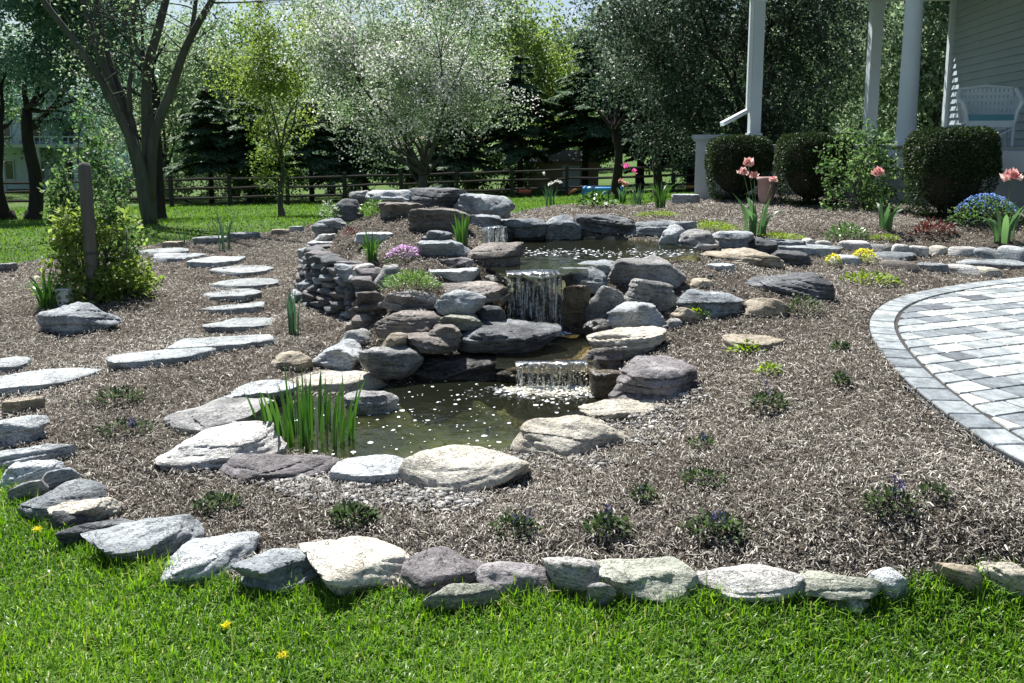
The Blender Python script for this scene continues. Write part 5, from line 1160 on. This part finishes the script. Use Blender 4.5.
mound('ground_cover', 'lime green creeping mat near the back of the upper pond', 660, 217, 44, 5, 500, .025, 'lime')
mound('ground_cover', 'lime green creeping mat right of the tufted perennial', 886, 241, 28, 6, 300, .025, 'lime')
AJ = [(770,412,34,20,1,'bugle plant with a violet spike in the mulch left of the patio'),(893,516,52,26,1,'largest dark bugle plant with violet spikes in the right mulch'),(936,500,26,12,0,'small dark plant beside the largest bugle plant'),
 (720,540,56,18,1,'spreading bugle plant above the long whitish border stone'),(609,540,40,20,1,'yellow green bugle plant above the olive border stone'),(516,538,46,18,1,'bugle plant above the purple border stones'),
 (352,526,42,18,0,'leafy plant in front of the pond pebbles'),(216,512,44,16,0,'yellow green plant left of the pond pebbles'),(645,502,24,12,1,'little bugle plant right of the pond pebbles'),
 (706,486,44,14,0,'low leafy plant in the mulch midway to the patio'),(704,449,26,12,1,'small bugle plant right of the large cream boulder'),(124,436,52,14,1,'bluish bugle plant in the left mulch'),(115,404,44,12,0,'faint low plant in the left mulch near the stepping stones'),
 (806,315,40,17,0,'olive leafed plant below the flat dark slab near the patio'),(842,352,14,12,0,'tiny seedling near the patio edge'),(748,353,26,9,2,'lime seedling in front of the flat tan stone'),(872,284,52,9,2,'thin green seedlings beyond the patio curve'),
 (700,318,22,9,2,'lime seedling under the blue grey boulder'),(843,385,12,10,0,'tiny dark seedling beside the patio edge'),(770,376,24,14,2,'thin lime shoots in the mulch above the violet bugle')]
for u, v, w_, h_, k, lab in AJ:
    o = mound('mulch_plant', lab, u, v, w_, h_*.95*rng.uniform(.7, 1.15), int((34+w_*3.2)*rng.uniform(.7, 1.2)), (.029 if v > 400 else .04)*rng.uniform(.8, 1.25), 'lime' if k == 2 else 'ajuga', flower=None)
    if k == 1:
        s = cdepth(np.array(o.location))/F
        for q in range(2 if w_ > 40 else 1):
            x_ = rng.normal(0, w_*s*.16); zt = h_*s*rng.uniform(.9, 1.6); n = 34; a = rng.random(n)*6.283; zz = zt*(.35+.65*rng.random(n)); P = np.c_[x_+np.cos(a)*.005, np.sin(a)*.005, zz]
            link('flower_spike', quads_leaf(P, rvec(n), np.c_[np.cos(a), np.sin(a), .5+0*a], np.full(n, .011), np.full(n, .009), rng.random(n), 'flower_spike', M['petal_v']), o)
# ---- tulips
def tulip(label, u, v, heads, leafpx):
    p = hit(u, v); s = cdepth(p)/F; t = thing('tulip', label, 'flower', tuple(p), 'tulips'); hd = np.array((p[0], p[1], 0)); hd /= np.linalg.norm(hd)
    r = random.Random(int(u))
    for hu, hv, rp in heads:
        e = np.array(((hu-u)*s, r.uniform(-.03,.03), (v-hv)*s)); m = MB(); m.tube([(r.uniform(-.02,.02), 0, -.02), (e[0]*.4, e[1]*.4, e[2]*.5), tuple(e)], [.005,.004,.0035], 6); m.build('stem', M['tulip_leaf'], t, smooth=True)
        R_ = rp*s*.95; n = 34; d = rvec(n); d[:,2] = d[:,2]*.8+.25; q = rng.random(n); P = d*(R_*(.08+.34*q))[:,None]+e; up_ = np.array((0,0,1.0))
        dr = d*(.35+.5*q)[:,None]+up_*(.75-.35*q)[:,None]+rvec(n)*.18; nr = d+rvec(n)*.25
        link('flower', quads_leaf(P-up_*R_*.45, nr, dr, R_*(.9+.35*rng.random(n)), R_*(.75+.3*rng.random(n)), np.clip(.25+.6*q+rng.normal(0, .15, n), 0, 1), 'flower', M['petal_p'], .3), t)
    o = straps('leaf', '', (0,0,0), 10, leafpx*s*1.1, leafpx*s*.9, .055, 'tulip_leaf', lean=.9, base=.25)
    f_ = o.children[0]; f_.parent = t; f_.name = 'leaf'; bpy.data.objects.remove(o)
tulip('clump of pink ruffled tulips in front of the leftmost clipped bush', 756, 236, [(745,163,6.2),(741,172,5),(751,175,4.5),(771,179,4.2)], 44)
tulip('single pink tulip in front of the rose shrub', 884, 230, [(876,173,6.8)], 36)
tulip('largest pink tulip rising beside the blue flowers at the right frame edge', 1004, 243, [(1006,175,8.8)], 46)
tulip('small faint pink tulips on the rear bed edge by the fence', 622, 204, [(621,181,3.5),(625,184,3)], 18)
# ---- dandelions in the near grass
for k, (u, v, lab) in enumerate([(283,670,'yellow dandelion in the near grass, the lowest and most open one'),(226,640,'yellow dandelion in the near grass, upper right of the small group'),(38,541,'yellow dandelion in the grass by the left bend of the stones')]):
    p = hit(u, v); t = thing('dandelion', lab, 'flower', tuple(p)); m = MB(); m.tube([(0,0,-.01), (.002,0,.045)], .0018, 6); m.build('stem', M['iris'], t); petals(t, 'flower', (.002,0,.05), 60, .012, .014, 'petal_y', .35, .35)

# ================================================================== FENCE
M['fence'] = plain('weathered_rail', (.045,.040,.036), .9, .3, 5, .5, .15, (.5,4,4), 20)
fn = thing('rail_fence', 'dark three rail post and rail fence across the far lawn', 'fence', (0, 37.5, h1(0, 37.5))); fo = np.array(fn.location); xs = np.arange(-31.2, 12.5, 2.4); rF = random.Random(2)
pts = [np.array((x, 37.0+(x+20)*.1, h1(x, 37.0+(x+20)*.1))) for x in xs]
for p in pts:
    m = MB(); q = p-fo; m.box((q[0], q[1], q[2]+.6), (.16,.12,1.5), Matrix.Rotation(rF.uniform(-.03,.03), 3, 'Y'), taper=.92); m.build('post', M['fence'], fn)
for a, b in zip(pts[:-1], pts[1:]):
    for z in (.38,.78,1.16):
        m = MB(); z0 = rF.uniform(-.03,.03); m.tube([a-fo+(0,0,z+z0), (a+b)/2-fo+(0,0,z+rF.uniform(-.03,.03)), b-fo+(0,0,z-z0)], [.05,.062,.05], 6); m.build('rail', M['fence'], fn)

# ================================================================== TREES
def at(u, y): return gnd(u, y)
def U(u, y): return XZ(u, y, 1.6)[0]
G = 'two dark trunked trees at the left edge'
for u, tp, lab, cu, cv, s in ((9,.14,'left hand dark trunked tree at the left frame edge with blue green foliage',-20,30,4),(33,.16,'right hand dark trunked tree of the left pair with low blue green foliage',78,40,5)):
    b = at(u, 23.5); c = crown_at(cu, cv, 23.5); decid('shade_tree', lab, b, 8, (c[0], c[1]-.5, 4.9), (2.3,2.3,3.4), tp, 2.9, 70000, .105, 'lf_blue', 'bark_dark', 30, G, s, .35, nlimb=8)
# multi-stemmed tree: stems follow the photograph's forks
b = gnd(150, 16.8); t = thing('multi_stem_tree', 'bare grey multi stemmed tree with fanning limbs and few leaves', 'tree', tuple(b)); m = MB()
def stem_px(pts, r0, r1, dy):
    W_ = []
    for k, (u, v) in enumerate(pts): W_.append(np.array(PD(u, v, 16.8+dy*k/(len(pts)-1)))-b)
    e = W_[-1]-W_[-2]; e = e/np.linalg.norm(e); W_ += [W_[-1]+e*1.3+np.array((0,0,.2)), W_[-1]+e*2.6+np.array((rng.normal(0,.2), 0, .6))]
    Q = []
    for a, c in zip(W_[:-1], W_[1:]):
        for k in range(3): Q.append(a+(c-a)*k/3)
    Q.append(W_[-1]); n = len(Q); Q = [Q[0]]+[(Q[i-1]+2*Q[i]+Q[i+1])/4 for i in range(1, n-1)]+[Q[-1]]
    r0, r1 = r0*.72, r1*.85; m.tube(Q, [r0+(r1-r0)*(i/(n-1))**.8 for i in range(n)], 10); return Q
tips = []
for pts, r0, r1, dy in [([(150,226),(149,180),(147,135),(146,70),(158,30),(166,0)],.20,.05,.2),([(148,226),(146,190),(139,155),(120,118),(104,84),(77,44),(42,0)],.17,.04,-.5),([(147,215),(136,160),(125,118),(103,65),(90,25),(83,0)],.16,.045,.5),
    ([(150,200),(152,138),(172,88),(184,50),(200,20),(216,-6)],.15,.045,-.3),([(140,175),(133,120),(112,70),(101,30),(97,0)],.10,.035,.9),([(130,112),(129,85),(134,60),(125,20),(121,-5)],.07,.03,.4),([(172,90),(182,60),(192,30),(196,0)],.08,.035,.4),([(146,72),(137,50),(132,20),(138,-5)],.06,.025,-.3)]:
    tips.append(stem_px(pts, r0, r1, dy))
C, R = [], []
for k in range(90):
    Q = random.Random(k).choice(tips); i = random.Random(k+500).randint(len(Q)//3, len(Q)-1); s = Q[i]; r = random.Random(k+99); e = s+np.array((r.uniform(-1.5,1.5), r.uniform(-1.3,1.3), r.uniform(-.2,1.0)))*(.7 if s[2] < 4 else 1.2); limb(m, s, e, .018, .004, .12, k, 5, 6)
    if e[2] > 1.7: C.append(e); R.append((.4,.4,.3))
    for q in range(2): e2 = e+np.array((r.uniform(-.5,.5), r.uniform(-.5,.5), r.uniform(-.1,.4))); limb(m, (s+e)/2, e2, .008, .003, .1, k*3+q, 4, 4)
m.build('trunk', M['bark'], t, smooth=True); link('crown', leaf_cloud(C, R, 3600, .07, 'crown', M['lf_pale'], clump=.3), t)
b = at(161, 21.0); decid('shade_tree', 'thick trunk just right of the multi stemmed tree, dark and leaning', b, 8, (b[0]-.6, b[1]+.8, 6.4), (2.2,2.2,2.2), .11, 3.0, 7000, .10, 'lf_pale', 'bark_dark', 24, None, 8, .4)
b = at(282, 23.0); c = crown_at(276, 75, 23); decid('young_tree', 'slender young tree with upright yellow green crown', b, 6, (c[0], c[1], 3.6), (1.95,1.6,3.0), .065, 1.7, 26000, .075, 'lf_yel', 'bark', 34, None, 12, .3, spread=.27, nlimb=12)
b = at(408, 19.5); c = crown_at(420, 85, 19.5); decid('crabapple_tree', 'low spreading crabapple tree covered in white blossom', b, 4.5, (c[0]-.1, c[1], 3.25), (3.1,2.5,2.35), .11, .95, 62000, .06, 'lf_pale', 'bark', 95, None, 15, .5, (27000,.048,'petal_w'), 3, nlimb=16, spread=.2)
b = at(760, 20.0); decid('dark_leaf_tree', 'broad dark leafed tree with glossy foliage left of the porch post', b, 7, (U(725,20), 20, 4.2), (3.7,2.6,3.5), .16, 1.1, 120000, .085, 'lf_dark', 'bark_dark', 80, None, 18, .3, (250,.035,'petal_w'), nlimb=14, spread=.27)
b = at(935, 25); decid('willow_leaf_tree', 'silvery pale green tree seen between the porch column and the house corner', b, 8, (U(925,25), 25, 4.3), (3.3,2.0,3.8), .2, 1.4, 42000, .14, 'lf_grey', 'bark', 44, None, 22, .3, droop=.5, spread=.27)
b = at(820, 23.5); decid('shade_tree', 'mid green tree between the square posts of the porch', b, 7, (U(810,23.5), 23.5, 3.6), (2.8,1.8,3.2), .15, 1.1, 24000, .11, 'lf_pale', 'bark_dark', 36, None, 25, .3)
G = 'dark conifers along the far fence'
for k, (u, y, h, r, sk, lab) in enumerate([(212,41.5,5.4,1.9,1.9,'dark low conifer behind the multi stemmed tree'),(250,42,5.0,1.9,1.9,'dark low conifer left of the yellow green young tree'),(312,41.5,5.0,1.9,1.7,'dark conifer right of the yellow green young tree'),(365,42,5.4,1.9,1.5,'dark conifer behind the left half of the blossoming crabapple'),(452,43,5.4,2.1,1.3,'dark conifer behind the right half of the blossoming crabapple'),
     (520,43,7.0,2.2,2.2,'conifer with bare lower trunk in the middle of the far fence'),(585,44,8.0,2.4,2.4,'tall conifer beside the tan shed'),(640,43,9.5,2.6,2.0,'tall dark conifer left of the grey cabinet'),(690,43,9.5,2.6,1.6,'tall dark conifer behind the grey cabinet'),(905,30,6.5,1.7,.3,'narrow dark conifer behind the porch columns'),(770,34,8,2.2,.4,'tall dark conifer behind the dark leafed tree')]):
    conifer('conifer', lab, at(u, y), h, r*1.2, sk, 260, 'lf_conif', G, 50+k, L=.24)
for k, u in enumerate([615,657]): 
    b = at(u, 26.5); decid('shade_tree', ['dark trunk at the left of the dark leafed crown, near the pink tulips','dark trunk beside the arching daylily tuft'][k], b, 6, (b[0], b[1], 4.6), (1.9,1.8,2.2), .13, 2.0, 9000, .09, 'lf_dark', 'bark_dark', 22, None, 70+k, .35)
G = 'background trees beyond the fence'
mats = ['lf_pale','lf_grey','lf_yel','lf_mid','lf_blue']
for k, (u, y, hh, w_, mt, lab) in enumerate([(-130,46,10,4.2,4,'blue green tree far beyond the left frame edge'),(-30,50,11,4.4,3,'far green tree behind the left pair of dark trunks'),(60,58,12,4.0,1,'far silvery tree behind the climbing shrub'),(165,50,11.5,4.6,0,'far pale green tree behind the fanning limbs'),(235,46,10.5,4.0,0,'far pale tree left of the yellow green young tree'),(330,48,11.5,4.4,1,'far silvery tree right of the yellow green young tree'),
    (405,52,12,4.6,0,'far pale tree above the blossoming crabapple'),(470,48,13,4.4,0,'far green tree right of the blossoming crabapple'),(528,50,13,4.2,2,'far yellow green tree left of the small gap of sky'),(640,52,12,4.4,0,'far pale tree right of the small gap of sky'),(720,48,11.5,4.4,3,'far green tree behind the dark leafed crown'),(800,50,12,4.6,4,'far blue green tree behind the porch posts'),(880,46,11,4.4,0,'far pale tree behind the round porch column'),(965,50,11,4.4,1,'far silvery tree behind the house corner'),(1090,48,11,4.4,3,'far green tree hidden behind the house')]):
    b = at(u, y); decid('background_tree', lab, b, hh, (b[0], b[1], b[2]+hh*.54), (w_, w_*.8, hh*.46), .22, 1.6, 21000, .2, mats[mt], 'bark_dark', 44, G, 100+k, .6, nlimb=8, spread=.31)
# low hedge-like brush under the far trees
G = 'shrubs beyond the fence'
for k, (u, y, w_, h_) in enumerate([(-70,44,2.6,2.4),(130,45,2.8,2.2),(190,44,2.6,2.4),(262,43,2.4,2.0),(345,44,2.8,2.4),(430,44,2.6,2.2),(500,45,2.2,2.0),(700,44,2.6,2.6),(770,42,2.6,2.6),(850,40,2.4,2.6),(930,38,2.4,2.4)]):
    lab = ['far shrub left of the frame beyond the fence','far shrub behind the multi stemmed tree','far shrub between the low dark conifers','far shrub behind the slender young tree','far shrub behind the left side of the crabapple','far shrub behind the right side of the crabapple','far shrub left of the tan shed','far shrub behind the grey cabinet','far shrub behind the dark leafed tree','far shrub behind the square porch posts','far shrub behind the round porch column'][k]
    shrub('background_shrub', lab, at(u, y), w_, 1.4, h_*1.15, 7000, .16, ['lf_mid','lf_blue','lf_pale'][k % 3], 200+k, 20, .4, 8, G)
# ---- far houses, shed, toys
M['farwall'] = plain('pale_blue_siding', (.50,.60,.66), .7, .06, 3, .05); M['glass'] = plain('dark_window_glass', (.03,.04,.05), .1, .1, 3, 0, .8); M['tanwall'] = plain('tan_boards', (.32,.26,.18), .8, .12, 4, .1); M['farroof'] = plain('blue_grey_roof', (.16,.25,.30), .8, .15, 6, .2)
b = at(72, 60); t = thing('house', 'far pale blue house with a porch glimpsed between the left trunks', 'house', tuple(b))
m = MB(); m.box((-.5,0,2.4), (7,6,5.2)); m.add([(-4,-3.02,5.0),(3,-3.02,5.0),(-.5,-3.02,7.6)], [(0,1,2)]); m.build('wall', M['farwall'], t)
m = MB(); m.add([(-4.4,-3.4,4.9),(-.5,-3.4,7.8),(-.5,3.3,7.8),(-4.4,3.3,4.9),(3.4,-3.4,4.9),(3.4,3.3,4.9)], [(0,1,2,3),(1,4,5,2)]); m.build('roof', M['farroof'], t)
for x_ in (-2.6,-.6,1.6):
    for z_ in (1.2,3.6):
        m = MB(); m.box((x_,-3.03,z_), (1.0,.1,1.3)); w_ = m.build('window', M['wood_w'], t); m = MB(); m.box((x_,-3.06,z_), (.84,.08,1.12)); m.build('pane', M['glass'], w_)
m = MB(); m.box((-.5,-4.2,2.75), (7,2.2,.2)); m.box((-.5,-5.1,3.3), (7,.06,.08)); [m.box((-3.8+k*.35,-5.1,3.05), (.05,.05,.5)) for k in range(20)]; m.build('balcony', M['wood_w'], t)
for x_ in (-3.8,-1.6,.6,2.8): m = MB(); m.box((x_,-5.1,1.2), (.16,.16,2.9)); m.build('porch_post', M['wood_w'], t)
b = at(562, 47); t = thing('shed', 'low tan shed behind the far fence', 'shed', tuple(b)); m = MB(); m.box((0,0,.75), (3.6,2.4,1.6)); m.build('wall', M['tanwall'], t)
m = MB(); m.add([(-2,-1.4,1.5),(2,-1.4,1.5),(2,0,2.1),(-2,0,2.1),(2,1.4,1.5),(-2,1.4,1.5)], [(0,1,2,3),(3,2,4,5)]); m.build('roof', M['shingle'], t); m = MB(); m.box((.4,-1.22,.65), (.9,.06,1.3)); m.build('door', M['wood_w'], t)
M['orange'] = plain('orange_plastic', (.50,.22,.08), .5, .05, 4, 0); M['red'] = plain('red_plastic', (.42,.08,.06), .5, .05, 4, 0); M['bluepool'] = plain('light_blue_vinyl', (.10,.38,.75), .35, .06, 4, .02)
b = at(602, 39.5); t = thing('paddling_pool', 'small blue inflatable paddling pool on the far lawn by the fence', 'pool', tuple(b)); m = MB()
for z_ in (.10,.28): m.tube([(math.cos(a*.2618)*.85, math.sin(a*.2618)*.7, z_) for a in range(25)], .11, 8, False)
m.build('ring', M['bluepool'], t, smooth=True); m = MB(); m.lathe((0,0,0), [(0,.06),(.75,.06)], 24); m.build('floor', M['blue'], t)
b = at(578, 39.5); t = thing('play_slide', 'low orange toy slide next to the blue paddling pool', 'toy', tuple(b)); t.scale = (.6,.6,.6); m = MB(); m.beam((-.7,0,.12), (.35,0,.62), .5, .05); m.beam((-.7,.25,.18), (.35,.25,.68), .05, .14); m.beam((-.7,-.25,.18), (.35,-.25,.68), .05, .14); m.build('chute', M['orange'], t)
m = MB(); m.beam((.38,.2,0), (.38,.2,.7), .06, .06); m.beam((.38,-.2,0), (.38,-.2,.7), .06, .06); [m.beam((.38,-.2,z_), (.38,.2,z_), .05, .05) for z_ in (.2,.42,.64)]; m.build('ladder', M['red'], t)
for u, lab, c in ((525,'red toy wagon by the far fence beyond the berm','red'),(693,'small red and orange toy wagon at the far fence left of the grey cabinet','orange')):
    b = at(u, 39.0); t = thing('toy_wagon', lab, 'toy', tuple(b)); t.scale = (.6,.6,.6); m = MB(); m.box((0,0,.36), (.9,.45,.06)); [m.box((s*.44,0,.45), (.03,.45,.18)) for s in (-1,1)]; [m.box((0,s*.21,.45), (.9,.03,.18)) for s in (-1,1)]; m.build('tray', M[c], t)
    for sx in (-1,1):
        for sy in (-1,1): m = MB(); m.tube([(sx*.3,sy*.25-.03,.15),(sx*.3,sy*.25+.03,.15)], .15, 14); m.build('wheel', M['bark_dark'], t)
    m = MB(); m.tube([(-.45,0,.34),(-.9,0,.7)], .015, 6); m.build('handle', M['metal'], t)

# ---- far wood closing the view: one mass
C, R = [], []; rf_ = random.Random(4)
for k in range(150):
    x = -62+k*.83+rf_.uniform(-1,1); y = 78+rf_.uniform(-6,8); hh = rf_.uniform(8, 14)
    for z in (1.5, hh*.35, hh*.6, hh*.85): C.append((x+rf_.uniform(-1,1), y+rf_.uniform(-1,1), z-1.0)); R.append((2.6, 2.0, 2.3))
me = leaf_cloud(C, R, 110000, .5, 'far_wood', M['lf_mid'], clump=2.2); tag(link('far_wood', me), 'far green wood closing the view behind the background trees', 'woodland', kind='stuff')
